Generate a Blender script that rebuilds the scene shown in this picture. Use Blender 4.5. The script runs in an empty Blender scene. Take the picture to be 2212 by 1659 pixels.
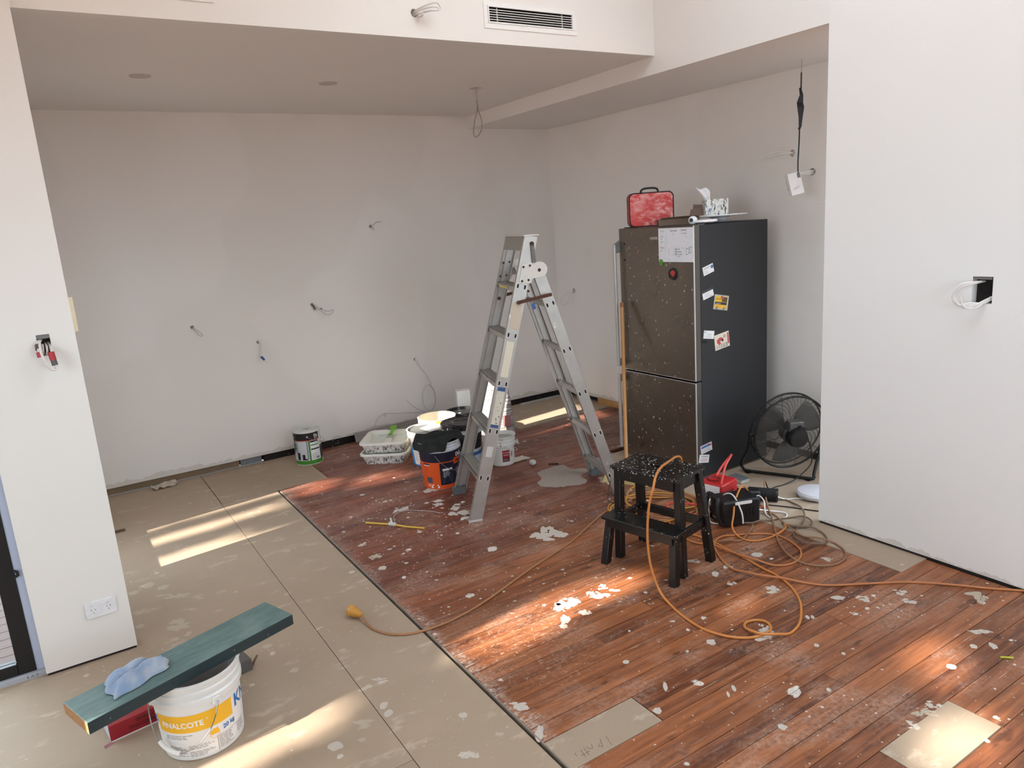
import bpy, bmesh, math, random
from mathutils import Vector, Matrix
scene = bpy.context.scene
col = scene.collection
RND = random.Random(11)
PI = math.pi

# ---------------------------------------------------------------- camera
CAM = Vector((0, 0, 1.7))
YAW, PITCH, ROLL, FPX = 0.5554, -0.2174, -0.0715, 1587.46
fw = Vector((math.sin(YAW)*math.cos(PITCH), math.cos(YAW)*math.cos(PITCH), math.sin(PITCH)))
rt = Vector((math.cos(YAW), -math.sin(YAW), 0)); up = rt.cross(fw)
cr, sr = math.cos(ROLL), math.sin(ROLL)
rt2 = cr*rt + sr*up; up2 = -sr*rt + cr*up
cd = bpy.data.cameras.new('camera'); cam = bpy.data.objects.new('camera', cd); col.objects.link(cam)
cd.sensor_fit = 'HORIZONTAL'; cd.sensor_width = 36; cd.lens = FPX/2212*36; cd.clip_start = .02
mw = Matrix((rt2, up2, -fw)).transposed().to_4x4(); mw.translation = CAM
cam.matrix_world = mw
scene.camera = cam

# ---------------------------------------------------------------- sky, sun, exposure
SUN_S, SUN_M = 0.5, .13                        # tan of the sun's elevation, and dy/dx of its path: it comes in from the left
w = bpy.data.worlds.new('sky'); scene.world = w; w.use_nodes = True
nt = w.node_tree; bg = nt.nodes['Background']
bg.inputs[0].default_value = (.76, .885, 1.0, 1); bg.inputs[1].default_value = 6.6
sd = bpy.data.lights.new('sun', 'SUN'); so = bpy.data.objects.new('sun', sd); col.objects.link(so)
sd.energy = 22.0; sd.angle = math.radians(.55); sd.color = (1, .91, .79)
so.location = (-20, -2, 12)
so.rotation_euler = Vector((1, SUN_M, -SUN_S)).to_track_quat('-Z', 'Y').to_euler()
def portal(name, loc, rot, sx, sy):
    l = bpy.data.lights.new(name, 'AREA'); l.shape = 'RECTANGLE'; l.size = sx; l.size_y = sy
    l.cycles.is_portal = True
    o = bpy.data.objects.new(name, l); col.objects.link(o); o.location = loc; o.rotation_euler = rot
    return o
portal('window_light_right', (3.30, -.15, 2.2), (0, math.radians(90), 0), 2.5, 2.3)
portal('window_light_left', (-2.6, .57, 1.98), (0, math.radians(-90), 0), 1.6, 3.0)
portal('window_light_kitchen', (-.2, 4.45, 1.2), (0, math.radians(-90), 0), 1.9, .7)
portal('window_light_rear', (1.42, -1.58, 1.75), (math.radians(90), 0, 0), 2.8, 1.15)
portal('skylight_light', (2.2, 1.45, 4.34), (0, 0, 0), 1.4, 2.5)
portal('added_corridor_portal', (3.75, 1.45, 4.34), (0, 0, 0), .7, 1.3)  # portal for the roof opening added to brighten the alcove wall
portal('window_light_nook', (4.2, 1.15, 1.2), (0, math.radians(90), 0), 2.2, 2.0)
vs = scene.view_settings
vs.view_transform = 'Standard'; vs.look = 'None'; vs.gamma = 1; vs.use_curve_mapping = False
vs.exposure = -0.07
scene.cycles.max_bounces = 7; scene.cycles.diffuse_bounces = 5; scene.cycles.glossy_bounces = 3; scene.cycles.use_light_tree = False

# ---------------------------------------------------------------- mesh helpers
class MB:
    def __init__(s): s.v = []; s.f = []
    def add(s, vs_, fs, T=None):
        b = len(s.v)
        for p in vs_:
            p = Vector(p); s.v.append(T @ p if T else p)
        for f in fs: s.f.append([b+i for i in f])
        return s
    def box(s, x0, x1, y0, y1, z0, z1, T=None):
        return s.add([(x0,y0,z0),(x1,y0,z0),(x1,y1,z0),(x0,y1,z0),(x0,y0,z1),(x1,y0,z1),(x1,y1,z1),(x0,y1,z1)],
                     [(0,3,2,1),(4,5,6,7),(0,1,5,4),(1,2,6,5),(2,3,7,6),(3,0,4,7)], T)
    def beam(s, a, b, dw, w_, t, dt=None):
        a = Vector(a); b = Vector(b); d = (b-a).normalized(); dw = Vector(dw)
        dw = (dw - d*dw.dot(d)).normalized(); q = d.cross(dw) if dt is None else Vector(dt)
        q = (q - d*q.dot(d)).normalized()
        vs_ = []
        for p in (a, b):
            for i, j in ((-1,-1),(1,-1),(1,1),(-1,1)):
                vs_.append(p + dw*(i*w_/2) + q*(j*t/2))
        return s.add(vs_, [(0,3,2,1),(4,5,6,7),(0,1,5,4),(1,2,6,5),(2,3,7,6),(3,0,4,7)])
    def lathe(s, prof, n=40, T=None, a0=0, a1=2*PI):
        full = abs(a1-a0-2*PI) < 1e-6
        m = n if full else n+1
        vs_ = []; fs = []
        for k in range(m):
            a = a0+(a1-a0)*k/n
            for r, z in prof: vs_.append((r*math.sin(a), -r*math.cos(a), z))
        L = len(prof)
        for k in range(n):
            k2 = (k+1) % m
            for i in range(L-1):
                fs.append((k*L+i, k2*L+i, k2*L+i+1, k*L+i+1))
        return s.add(vs_, fs, T)
    def disc(s, r, z, n=40, T=None, flip=False):
        vs_ = [(r*math.sin(2*PI*k/n), -r*math.cos(2*PI*k/n), z) for k in range(n)]
        f = list(range(n))
        return s.add(vs_, [f[::-1] if flip else f], T)
    def cyl(s, r0, r1, z0, z1, n=24, T=None):
        s.lathe([(r0, z0), (r1, z1)], n, T); s.disc(r0, z0, n, T, True); s.disc(r1, z1, n, T); return s
    def tube(s, pts, r, n=8, closed=False, caps=True):
        P = [Vector(p) for p in pts]; m = len(P)
        rs = r if isinstance(r, (list, tuple)) else [r]*m
        prev = None; rings = []
        for i in range(m):
            if closed: t = P[(i+1) % m]-P[i-1]
            else: t = P[min(i+1, m-1)]-P[max(i-1, 0)]
            t.normalize()
            if prev is None:
                a = Vector((0, 0, 1)) if abs(t.z) < .9 else Vector((1, 0, 0))
                nrm = (a - t*a.dot(t)).normalized()
            else:
                nrm = prev - t*prev.dot(t)
                nrm = nrm.normalized() if nrm.length > 1e-6 else t.orthogonal().normalized()
            prev = nrm; bn = t.cross(nrm)
            rings.append([P[i] + (nrm*math.cos(2*PI*k/n) + bn*math.sin(2*PI*k/n))*rs[i] for k in range(n)])
        b = len(s.v)
        for rg in rings: s.v += rg
        for i in range(m if closed else m-1):
            j = (i+1) % m
            for k in range(n):
                k2 = (k+1) % n
                s.f.append([b+i*n+k, b+i*n+k2, b+j*n+k2, b+j*n+k])
        if caps and not closed:
            s.f.append([b+k for k in range(n)][::-1]); s.f.append([b+(m-1)*n+k for k in range(n)])
        return s
    def prism(s, poly, z0, z1, T=None):
        n = len(poly)
        vs_ = [(x, y, z0) for x, y in poly]+[(x, y, z1) for x, y in poly]
        fs = [list(range(n))[::-1], list(range(n, 2*n))]
        for k in range(n): fs.append((k, (k+1) % n, n+(k+1) % n, n+k))
        return s.add(vs_, fs, T)
    def mesh(s, name):
        me = bpy.data.meshes.new(name); me.from_pydata([tuple(p) for p in s.v], [], s.f)
        bm = bmesh.new(); bm.from_mesh(me); bmesh.ops.recalc_face_normals(bm, faces=bm.faces); bm.to_mesh(me); bm.free()
        return me
    def build(s, name, mat, parent=None, smooth=True, bevel=0, seg=2, subsurf=0, flat=False):
        if parent is None and s.v:
            xs = [p.x for p in s.v]; ys = [p.y for p in s.v]; zs = [p.z for p in s.v]
            c = Vector(((min(xs)+max(xs))/2, (min(ys)+max(ys))/2, min(zs)))
            s.v = [p-c for p in s.v]
        else: c = Vector((0, 0, 0))
        me = s.mesh(name)
        if flat: smooth = False
        if smooth:
            me.shade_smooth(); me.set_sharp_from_angle(angle=math.radians(38))
        o = bpy.data.objects.new(name, me); col.objects.link(o); o.location = c
        if mat: me.materials.append(mat)
        if parent is not None: o.parent = parent
        if bevel:
            m = o.modifiers.new('bevel', 'BEVEL'); m.width = bevel; m.segments = seg; m.limit_method = 'ANGLE'; m.angle_limit = math.radians(40)
        if subsurf:
            m = o.modifiers.new('sub', 'SUBSURF'); m.levels = subsurf; m.render_levels = subsurf
        return o

def tag(o, label=None, cat=None, group=None, kind=None):
    if label: o['label'] = label
    if cat: o['category'] = cat
    if group: o['group'] = group
    if kind: o['kind'] = kind
    return o
def thing(name, label, cat, loc=(0, 0, 0), rz=0, group=None):
    o = bpy.data.objects.new(name, None); col.objects.link(o); o.location = loc; o.rotation_euler = (0, 0, rz)
    o.empty_display_size = .05
    return tag(o, label, cat, group)
def copy_tree(o, parent=None):
    c = o.copy(); col.objects.link(c); c.parent = parent
    for ch in list(o.children): copy_tree(ch, c)
    return c
def smooth_path(pts, k=6, closed=False):
    P = [Vector(p) for p in pts]; n = len(P); out = []
    rng = range(n if closed else n-1)
    for i in rng:
        if closed: p0, p1, p2, p3 = P[i-1], P[i], P[(i+1) % n], P[(i+2) % n]
        else: p0, p1, p2, p3 = P[max(i-1, 0)], P[i], P[i+1], P[min(i+2, n-1)]
        for j in range(k):
            t = j/k
            out.append(.5*((2*p1)+(p2-p0)*t+(2*p0-5*p1+4*p2-p3)*t*t+(3*p1-p0-3*p2+p3)*t**3))
    if not closed: out.append(P[-1])
    return out
def cut(o, cutters):
    for mb in cutters:
        c = bpy.data.objects.new('cutter', mb.mesh('cutter')); col.objects.link(c)
        m = o.modifiers.new('cut', 'BOOLEAN'); m.object = c; m.operation = 'DIFFERENCE'; m.solver = 'EXACT'
        c.location = (0, 0, 0)
        bpy.context.view_layer.update()
        dg = bpy.context.evaluated_depsgraph_get()
        me = bpy.data.meshes.new_from_object(o.evaluated_get(dg))
        o.modifiers.clear(); o.data = me
        bpy.data.objects.remove(c)
    for p in o.data.polygons: p.use_smooth = False
    return o
def xform(origin, ex, ey, ez):
    m = Matrix((Vector(ex), Vector(ey), Vector(ez))).transposed().to_4x4(); m.translation = Vector(origin); return m
_tc = {}
def text_data(s, size, align='LEFT', bold=0.0):
    cu = bpy.data.curves.new('txt', 'FONT'); cu.body = s; cu.size = size; cu.align_x = align; cu.offset = bold; cu.resolution_u = 3
    o = bpy.data.objects.new('txt', cu); col.objects.link(o)
    bpy.context.view_layer.update()
    me = bpy.data.meshes.new_from_object(o.evaluated_get(bpy.context.evaluated_depsgraph_get()))
    vs_ = [v.co.copy() for v in me.vertices]; fs = [list(p.vertices) for p in me.polygons]
    bpy.data.objects.remove(o)
    return vs_, fs
def text_flat(mb, s, size, T, align='LEFT', bold=0.0):
    vs_, fs = text_data(s, size, align, bold); return mb.add(vs_, fs, T)
def text_wrap(mb, s, size, rfun, ang, z, align='LEFT', bold=0.0, lift=.0012, skew=0, fit=None):
    vs_, fs = text_data(s, size, align, bold)
    if fit:
        k_ = fit/max(v.x for v in vs_)
        for v in vs_: v.x *= k_
    out = []
    for v in vs_:
        zz = z+v.y; r = rfun(zz)+lift; a = ang+v.x/r
        out.append((r*math.sin(a), -r*math.cos(a), zz+skew*v.x))
    return mb.add(out, fs)
def patch_wrap(mb, rfun, a0, a1, z0, z1, lift=.0006, n=16, rows=4):
    vs_ = []; fs = []
    for j in range(rows+1):
        z = z0+(z1-z0)*j/rows; r = rfun(z)+lift
        for i in range(n+1):
            a = a0+(a1-a0)*i/n; vs_.append((r*math.sin(a), -r*math.cos(a), z))
    for j in range(rows):
        for i in range(n):
            b = j*(n+1)+i; fs.append((b, b+1, b+n+2, b+n+1))
    return mb.add(vs_, fs)
def face_cam(x, y): return math.atan2(-x, y)

# ---------------------------------------------------------------- material helpers
def srgb(r, g, b):
    f = lambda c: (c/255/12.92 if c <= 10 else ((c/255+.055)/1.055)**2.4)
    return (f(r), f(g), f(b), 1)
def newmat(name):
    m = bpy.data.materials.new(name); m.use_nodes = True
    nt_ = m.node_tree; return m, nt_, nt_.nodes['Principled BSDF']
def nd(nt_, t, **kw):
    n = nt_.nodes.new(t)
    for k, v in kw.items():
        if k.startswith('i_'):
            key = k[2:]; key = int(key) if key.isdigit() else key
            if hasattr(v, 'node') and hasattr(v, 'is_output'): nt_.links.new(v, n.inputs[key])
            else: n.inputs[key].default_value = v
        else: setattr(n, k, v)
    return n
def mixc(nt_, fac, a, b, blend='MIX'):
    n = nt_.nodes.new('ShaderNodeMix'); n.data_type = 'RGBA'; n.blend_type = blend
    for sock, v in ((n.inputs[0], fac), (n.inputs[6], a), (n.inputs[7], b)):
        if hasattr(v, 'is_output'): nt_.links.new(v, sock)
        else: sock.default_value = v
    return n.outputs[2]
def mth(nt_, op, a, b=0.0, c=0.0, clamp=False):
    n = nt_.nodes.new('ShaderNodeMath'); n.operation = op; n.use_clamp = clamp
    for i, v in enumerate((a, b, c)):
        if hasattr(v, 'is_output'): nt_.links.new(v, n.inputs[i])
        else: n.inputs[i].default_value = v
    return n.outputs[0]
def ramp(nt_, v, a, b, lo=0.0, hi=1.0):
    n = nt_.nodes.new('ShaderNodeMapRange'); n.interpolation_type = 'SMOOTHSTEP'
    nt_.links.new(v, n.inputs[0])
    for i, q in ((1, a), (2, b), (3, lo), (4, hi)): n.inputs[i].default_value = q
    return n.outputs[0]
def wpos(nt_): return nt_.nodes.new('ShaderNodeNewGeometry').outputs['Position']
def mapping(nt_, v, scale=(1, 1, 1), loc=(0, 0, 0), rot=(0, 0, 0)):
    n = nt_.nodes.new('ShaderNodeMapping'); nt_.links.new(v, n.inputs[0])
    n.inputs['Location'].default_value = loc; n.inputs['Scale'].default_value = scale; n.inputs['Rotation'].default_value = rot
    return n.outputs[0]
def noise(nt_, v, scale, detail=3, rough=.55, dist=0):
    n = nt_.nodes.new('ShaderNodeTexNoise'); nt_.links.new(v, n.inputs['Vector'])
    n.inputs['Scale'].default_value = scale; n.inputs['Detail'].default_value = detail
    n.inputs['Roughness'].default_value = rough; n.inputs['Distortion'].default_value = dist
    return n.outputs['Fac']
def bump(nt_, b, h, strength=.2, dist=.01):
    n = nt_.nodes.new('ShaderNodeBump'); n.inputs['Strength'].default_value = strength; n.inputs['Distance'].default_value = dist
    nt_.links.new(h, n.inputs['Height']); nt_.links.new(n.outputs[0], b.inputs['Normal'])
_mc = {}
def plain(name, rgb, rough=.5, metal=0, var=.06, scale=30, spec=.5, coat=0):
    if name in _mc: return _mc[name]
    m, t, b = newmat(name); c = srgb(*rgb)
    tc = t.nodes.new('ShaderNodeTexCoord').outputs['Object']
    f = noise(t, tc, scale, 4)
    d = tuple(x*(1-var*2) for x in c[:3])+(1,); l = tuple(min(1, x*(1+var)) for x in c[:3])+(1,)
    t.links.new(mixc(t, f, d, l), b.inputs['Base Color'])
    t.links.new(ramp(t, f, .2, .8, max(.02, rough-.07), min(1, rough+.07)), b.inputs['Roughness'])
    b.inputs['Metallic'].default_value = metal; b.inputs['Specular IOR Level'].default_value = spec
    if coat: b.inputs['Coat Weight'].default_value = coat
    _mc[name] = m; return m
def speckled(name, rgb, spot, rough=.5, metal=0, scale=60, amount=.18, tex='Object', stretch=(1, 1, 1), var=.08, soft=.04):
    """a base colour carrying irregular dried paint specks or drips"""
    if name in _mc: return _mc[name]
    m, t, b = newmat(name); c = srgb(*rgb)
    tc = t.nodes.new('ShaderNodeTexCoord').outputs[tex]
    v = mapping(t, tc, stretch)
    f = noise(t, tc, scale*.4, 4)
    base = mixc(t, f, tuple(x*(1-var*2) for x in c[:3])+(1,), tuple(min(1, x*(1+var)) for x in c[:3])+(1,))
    vo = nd(t, 'ShaderNodeTexVoronoi', i_Scale=scale, i_Vector=v)
    sep = nd(t, 'ShaderNodeSeparateColor', i_0=vo.outputs['Color'])
    rad = mth(t, 'MULTIPLY', mth(t, 'POWER', sep.outputs[0], 4.0), .55)
    msk = mth(t, 'SUBTRACT', rad, vo.outputs['Distance'])
    dens = ramp(t, noise(t, tc, scale*.12, 3), .62-amount, .72-amount+.1)
    msk = mth(t, 'MULTIPLY', ramp(t, msk, 0, soft), dens)
    t.links.new(mixc(t, msk, base, srgb(*spot)), b.inputs['Base Color'])
    b.inputs['Roughness'].default_value = rough; b.inputs['Metallic'].default_value = metal
    if metal: t.links.new(mth(t, 'MULTIPLY', mth(t, 'SUBTRACT', 1.0, msk), metal), b.inputs['Metallic'])
    _mc[name] = m; return m
# ---------------------------------------------------------------- setting materials
def wall_paint(name, rgb, strip=False, patches=False, STRIP=.075):
    m, t, b = newmat(name); P = wpos(t)
    n1 = noise(t, P, 1.3, 2)
    c = srgb(*rgb)
    base = mixc(t, n1, tuple(x*.965 for x in c[:3])+(1,), c)
    if patches:
        pm = ramp(t, noise(t, mapping(t, P, (1, 1, .7), (3.1, 0, 1.7)), .9, 1.5), .52, .56)
        base = mixc(t, mth(t, 'MULTIPLY', pm, .32), base, srgb(240, 235, 232))
    if strip:
        sx = nd(t, 'ShaderNodeSeparateXYZ', i_0=P)
        h = mth(t, 'ADD', sx.outputs[2], mth(t, 'MULTIPLY', mth(t, 'SUBTRACT', noise(t, mapping(t, P, (3, 3, 1)), 2.4, 4, .65), .5), -.12))
        base = mixc(t, ramp(t, h, STRIP, STRIP+.006, .6, 0.), base, srgb(196, 188, 178))
    t.links.new(base, b.inputs['Base Color'])
    b.inputs['Roughness'].default_value = .5; b.inputs['Specular IOR Level'].default_value = .35
    return m
M_wall = wall_paint('white_wall_paint', (234, 231, 226))
M_back = wall_paint('white_wall_paint_with_bare_strip', (230, 226, 221), True, True)
M_right = wall_paint('white_wall_paint_scuffed_foot', (234, 232, 229), True, False, .022)
M_ceil = wall_paint('white_ceiling_paint', (232, 228, 224))
M_dark = plain('dark_cavity', (26, 22, 20), .9, 0, .2)
M_plate = plain('bare_timber_plate', (128, 108, 84), .8, 0, .2, 12)
M_gap_shade = speckled('dark_gap_shade', (38, 28, 25), (190, 184, 178), .8, 0, 90, .1)  # near-black stands in for the shade in the gaps under the walls
M_plate_grey = plain('grey_packer', (112, 116, 120), .7)
M_outside = plain('outdoor_paving', (146, 104, 82), .9, 0, .2, 2)

def splats(t, P, scale, power, rmax, dens=None, warp=.25, soft=.03, seed=0):
    wv = nd(t, 'ShaderNodeTexNoise', i_Vector=P, i_Scale=scale*2.2, i_Detail=2.0)
    off = nd(t, 'ShaderNodeVectorMath', operation='MULTIPLY_ADD')
    t.links.new(wv.outputs['Color'], off.inputs[0]); off.inputs[1].default_value = (warp/scale*2,)*3; t.links.new(P, off.inputs[2])
    v = mapping(t, off.outputs[0], (1, 1, 0), (seed, seed*.7, 0))
    vo = nd(t, 'ShaderNodeTexVoronoi', i_Scale=scale, i_Vector=v)
    sep = nd(t, 'ShaderNodeSeparateColor', i_0=vo.outputs['Color'])
    rad = mth(t, 'MULTIPLY', mth(t, 'POWER', sep.outputs[0], power), rmax)
    if dens is not None: rad = mth(t, 'MULTIPLY', rad, dens)
    d = mth(t, 'SUBTRACT', mth(t, 'SUBTRACT', rad, .02), vo.outputs['Distance'])
    return ramp(t, d, 0, soft)

def board_material():
    m, t, b = newmat('worn_varnished_floorboard'); P = wpos(t)
    info = t.nodes.new('ShaderNodeObjectInfo').outputs['Random']
    sx = nd(t, 'ShaderNodeSeparateXYZ', i_0=P); Y = sx.outputs[1]; X = sx.outputs[0]
    sh = nd(t, 'ShaderNodeCombineXYZ', i_0=mth(t, 'MULTIPLY', info, 37.0), i_1=mth(t, 'MULTIPLY', info, 11.0), i_2=0.0)
    Pg = nd(t, 'ShaderNodeVectorMath', operation='ADD', i_0=P, i_1=sh.outputs[0]).outputs[0]
    grain = noise(t, mapping(t, Pg, (1.6, 26, 1)), 1.6, 5, .62, .4)
    fine = noise(t, mapping(t, Pg, (6, 160, 1)), 1.5, 3, .6)
    big = noise(t, P, 1.1, 3)
    far = ramp(t, mth(t, 'ADD', Y, mth(t, 'MULTIPLY', big, 1.6)), 3.3, 4.5)
    tone = mth(t, 'ADD', mth(t, 'MULTIPLY', ramp(t, grain, .25, .75), .62), mth(t, 'MULTIPLY', info, .45), clamp=True)
    near_c = mixc(t, tone, srgb(74, 37, 24), srgb(180, 112, 70))
    far_c = mixc(t, tone, srgb(84, 44, 34), srgb(146, 84, 62))
    c = mixc(t, far, near_c, far_c)
    c = mixc(t, ramp(t, fine, .3, .75, .0, .3), c, srgb(70, 38, 26))
    knots = ramp(t, noise(t, mapping(t, P, (5, 11, 1)), 1.0, 3, .6), .60, .72, 0., .7)
    c = mixc(t, knots, c, srgb(54, 30, 22))
    # dry dust and scuffing
    dust = mth(t, 'MULTIPLY', ramp(t, noise(t, mapping(t, P, (1, 1.6, 1)), 2.6, 5, .65), .44, .72), ramp(t, noise(t, P, 55, 4, .7), .32, .7))
    c = mixc(t, mth(t, 'MULTIPLY', dust, .62), c, srgb(196, 170, 152))
    # scratches in two directions
    for k, (rot, sc) in enumerate(((.45, (5, 150, 1)), (-.8, (6, 170, 1)), (1.5, (4, 120, 1)))):
        s_ = ramp(t, noise(t, mapping(t, P, sc, (k*3., 0, 0), (0, 0, rot)), 1, 2.5, .5), .69, .73)
        msk = mth(t, 'MULTIPLY', s_, ramp(t, noise(t, mapping(t, P, (1, 1, 1), (k*5., 2, 0)), 2.1, 2), .5, .62, 0., .55))
        c = mixc(t, msk, c, srgb(218, 196, 178))
    zx = mth(t, 'SUBTRACT', X, 1.42); zy = mth(t, 'SUBTRACT', Y, 2.3)
    zr = mth(t, 'ADD', mth(t, 'MULTIPLY', zx, zx), mth(t, 'MULTIPLY', zy, zy))
    zm = mth(t, 'MULTIPLY', ramp(t, zr, .0, .16, 1., 0.), ramp(t, noise(t, mapping(t, P, (2, 3, 1), (0, 0, 0), (0, 0, .5)), 24, 5, .75, .8),   .54, .66, 0., .5))
    c = mixc(t, zm, c, srgb(226, 196, 172))
    # dried paint and plaster drops
    dx = mth(t, 'SUBTRACT', X, 1.75); dy = mth(t, 'SUBTRACT', Y, 3.75)
    rr = mth(t, 'ADD', mth(t, 'MULTIPLY', dx, dx), mth(t, 'MULTIPLY', dy, dy))
    clus = ramp(t, rr, .02, .75, .38, 0.)
    dens = mth(t, 'ADD', ramp(t, noise(t, P, 1.7, 3, .6), .36, .7, .45, 1.05), clus)
    s1 = splats(t, P, 9, 7, .42, dens, .3, .05, 1.3)
    s2 = splats(t, P, 26, 5, .40, dens, .25, .06, 4.1)
    s3 = splats(t, P, 70, 5, .46, dens, .1, .08, 7.7)
    sp = mth(t, 'MAXIMUM', mth(t, 'MAXIMUM', s1, s2), mth(t, 'MULTIPLY', s3, .8))
    thin = ramp(t, noise(t, P, 120, 3), .25, .6, .55, 1.)
    sp = mth(t, 'MULTIPLY', sp, thin)
    c = mixc(t, sp, c, srgb(214, 208, 198))
    # white skin of filler along the cut edge on the left
    ex = mth(t, 'ADD', X, mth(t, 'MULTIPLY', noise(t, P, 9, 4, .65), -.22))
    edge = mth(t, 'MULTIPLY', ramp(t, ex, 1.03, 1.10, 1., 0.), ramp(t, noise(t, mapping(t, P, (1, 2.5, 1)), 38, 4, .7), .42, .62, 0., 1.))
    c = mixc(t, mth(t, 'MULTIPLY', edge, ramp(t, Y, 2.2, 3.2, .8, .4)), c, srgb(206, 192, 180))
    t.links.new(c, b.inputs['Base Color'])
    r = mth(t, 'ADD', ramp(t, noise(t, P, 7, 4, .6), .3, .7, .30, .52), mth(t, 'MULTIPLY', mth(t, 'MAXIMUM', sp, dust), .3), clamp=True)
    t.links.new(r, b.inputs['Roughness'])
    b.inputs['Specular IOR Level'].default_value = .45
    bump(t, b, fine, .22, .002)
    return m
def sheet_material():
    m, t, b = newmat('brown_grey_floor_sheet'); P = wpos(t)
    info = t.nodes.new('ShaderNodeObjectInfo').outputs['Random']
    n1 = noise(t, P, 1.4, 4, .6); n2 = noise(t, P, 260, 2); n3 = noise(t, mapping(t, P, (1, 2.2, 1), (0, 0, 0), (0, 0, .35)), 5, 4, .65)
    c = mixc(t, n1, srgb(146, 127, 109), srgb(180, 160, 140))
    c = mixc(t, mth(t, 'MULTIPLY', n2, .35), c, srgb(128, 110, 92))
    c = mixc(t, mth(t, 'MULTIPLY', info, .25), c, srgb(200, 182, 158))
    c = mixc(t, ramp(t, n3, .56, .72, 0., .4), c, srgb(214, 200, 182))
    dens = ramp(t, noise(t, P, 1.9, 3, .6), .38, .7, .35, 1.05)
    s1 = splats(t, mapping(t, P, (1, 1.5, 1), (0, 0, 0), (0, 0, .3)), 8, 6, .42, dens, .35, .08, 2.3)
    s2 = splats(t, P, 24, 7, .4, dens, .3, .08, 5.9)
    s3 = splats(t, P, 70, 7, .4, dens, .1, .08, 3.7)
    sp = mth(t, 'MAXIMUM', mth(t, 'MULTIPLY', s1, .6), mth(t, 'MAXIMUM', mth(t, 'MULTIPLY', s2, .8), mth(t, 'MULTIPLY', s3, .8)))
    c = mixc(t, sp, c, srgb(206, 194, 176))
    sc_ = ramp(t, noise(t, mapping(t, P, (5, 140, 1), (0, 0, 0), (0, 0, .55)), 1, 2.5, .5), .7, .74)
    c = mixc(t, mth(t, 'MULTIPLY', sc_, ramp(t, noise(t, P, 2.3, 2), .5, .6, 0., .35)), c, srgb(206, 194, 176))
    t.links.new(c, b.inputs['Base Color']); b.inputs['Roughness'].default_value = .62; b.inputs['Specular IOR Level'].default_value = .3
    bump(t, b, n2, .12, .002)
    return m
M_board = board_material(); M_sheet = sheet_material()

# ---------------------------------------------------------------- shell
YB, XR, XW, YW, YF, HC, HN, YS, XS, XSL = 5.755, 4.159, 3.304, 2.294, 3.4565, 2.60, 2.4985, 3.3806, .0812, -.2593
HT = 3.7                                        # high ceiling over the front room
def struct(name, mb, mat, label, bevel=0):
    o = mb.build(name, mat, None, smooth=False, bevel=bevel); return tag(o, label, 'wall' if 'wall' in name else None, None, 'structure')
def shell(name, box, mat, label, cutters=(), cat='wall'):
    mb = MB().box(*box); me = mb.mesh(name); o = bpy.data.objects.new(name, me); col.objects.link(o); me.materials.append(mat)
    if cutters: cut(o, cutters)
    tag(o, label, cat, None, 'structure'); return o
floor = shell('floor', (-2.7, 4.26, -1.7, 5.86, -.12, -.022), M_dark, 'worn timber and sheet floor of the stripped room', [MB().box(-3, -.30, 3.48, 6, -1, 1)], cat='floor')
def cyl_y(x, z, r, y0, y1): return MB().cyl(r, r, 0, y1-y0, 20, xform((x, y0, z), (1, 0, 0), (0, 0, -1), (0, 1, 0)))
def cyl_x(y, z, r, x0, x1): return MB().cyl(r, r, 0, x1-x0, 20, xform((x0, y, z), (0, 1, 0), (0, 0, 1), (1, 0, 0)))
def cyl_z(x, y, r, z0, z1): return MB().cyl(r, r, 0, z1-z0, 24, xform((x, y, z0), (1, 0, 0), (0, 1, 0), (0, 0, 1)))
BACK_HOLES = [(.872, 1.111), (1.318, .936), (1.771, 1.169), (2.603, .597), (2.329, 1.74)]
wall_back = shell('wall_back', (-.3, XR+.1, YB, YB+.05, .05, HC+.1), M_back, 'long white back wall with bare cable holes',
                  [cyl_y(x, z, .013, YB-.05, YB+.03) for x, z in BACK_HOLES])
NOOK_HOLES = [(5.492, 1.03), (3.129, 1.997), (2.982, 1.87)]
wall_nook = shell('wall_nook', (XR, XR+.05, 2.2, YB, .05, HN+.05), M_back, 'white alcove wall behind the refrigerator',
                  [cyl_x(y, z, .022, XR-.05, XR+.03) for y, z in NOOK_HOLES])
wall_right = shell('wall_right', (XW, XW+.05, -1.6, YW, .014, HT), M_right, 'near white wall on the right with an open switch box',
                   [MB().box(XW-.1, XW+.1, -1.4, 1.1, .95, 3.45), MB().box(XW-.05, XW+.045, 1.508, 1.588, 1.225, 1.338)])
wall_left = shell('wall_left', (XSL, XS, YS, YS+.1, .012, HT), M_wall, 'short white wall end on the left with a power point',
                  [MB().box(-.051, -.006, YS-.05, YS+.06, 1.315, 1.398)])
wall_bulkhead = shell('wall_bulkhead', (-.3, XW, YF, YF+.05, HC, HT), M_wall, 'bright white bulkhead face carrying the air vent',
                      [MB().box(2.166, 2.698, YF-.05, YF+.045, 2.706, 2.782), cyl_y(1.742, 2.712, .019, YF-.05, YF+.03)])
wall_header = shell('wall_header', (XW, XR+.1, YW, YB, HN, HT), M_ceil, 'white header and soffit over the refrigerator alcove')
ceiling = shell('ceiling', (-.3, XW, YF+.05, YB+.05, HC, HC+.12), M_ceil, 'lowered white ceiling over the old kitchen',
                [cyl_z(2.726, 4.586, .042, HC-.05, HC+.06)], cat='ceiling')
shell('ceiling_high', (-2.7, XR+.1, -1.7, YF+.05, HT, HT+.1), M_ceil, 'high white ceiling over the front room', [MB().box(1.5, 2.9, .2, 2.7, HT-.1, HT+.3), MB().box(3.4, 4.1, .8, 2.1, HT-.1, HT+.3)], cat='ceiling')
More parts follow.
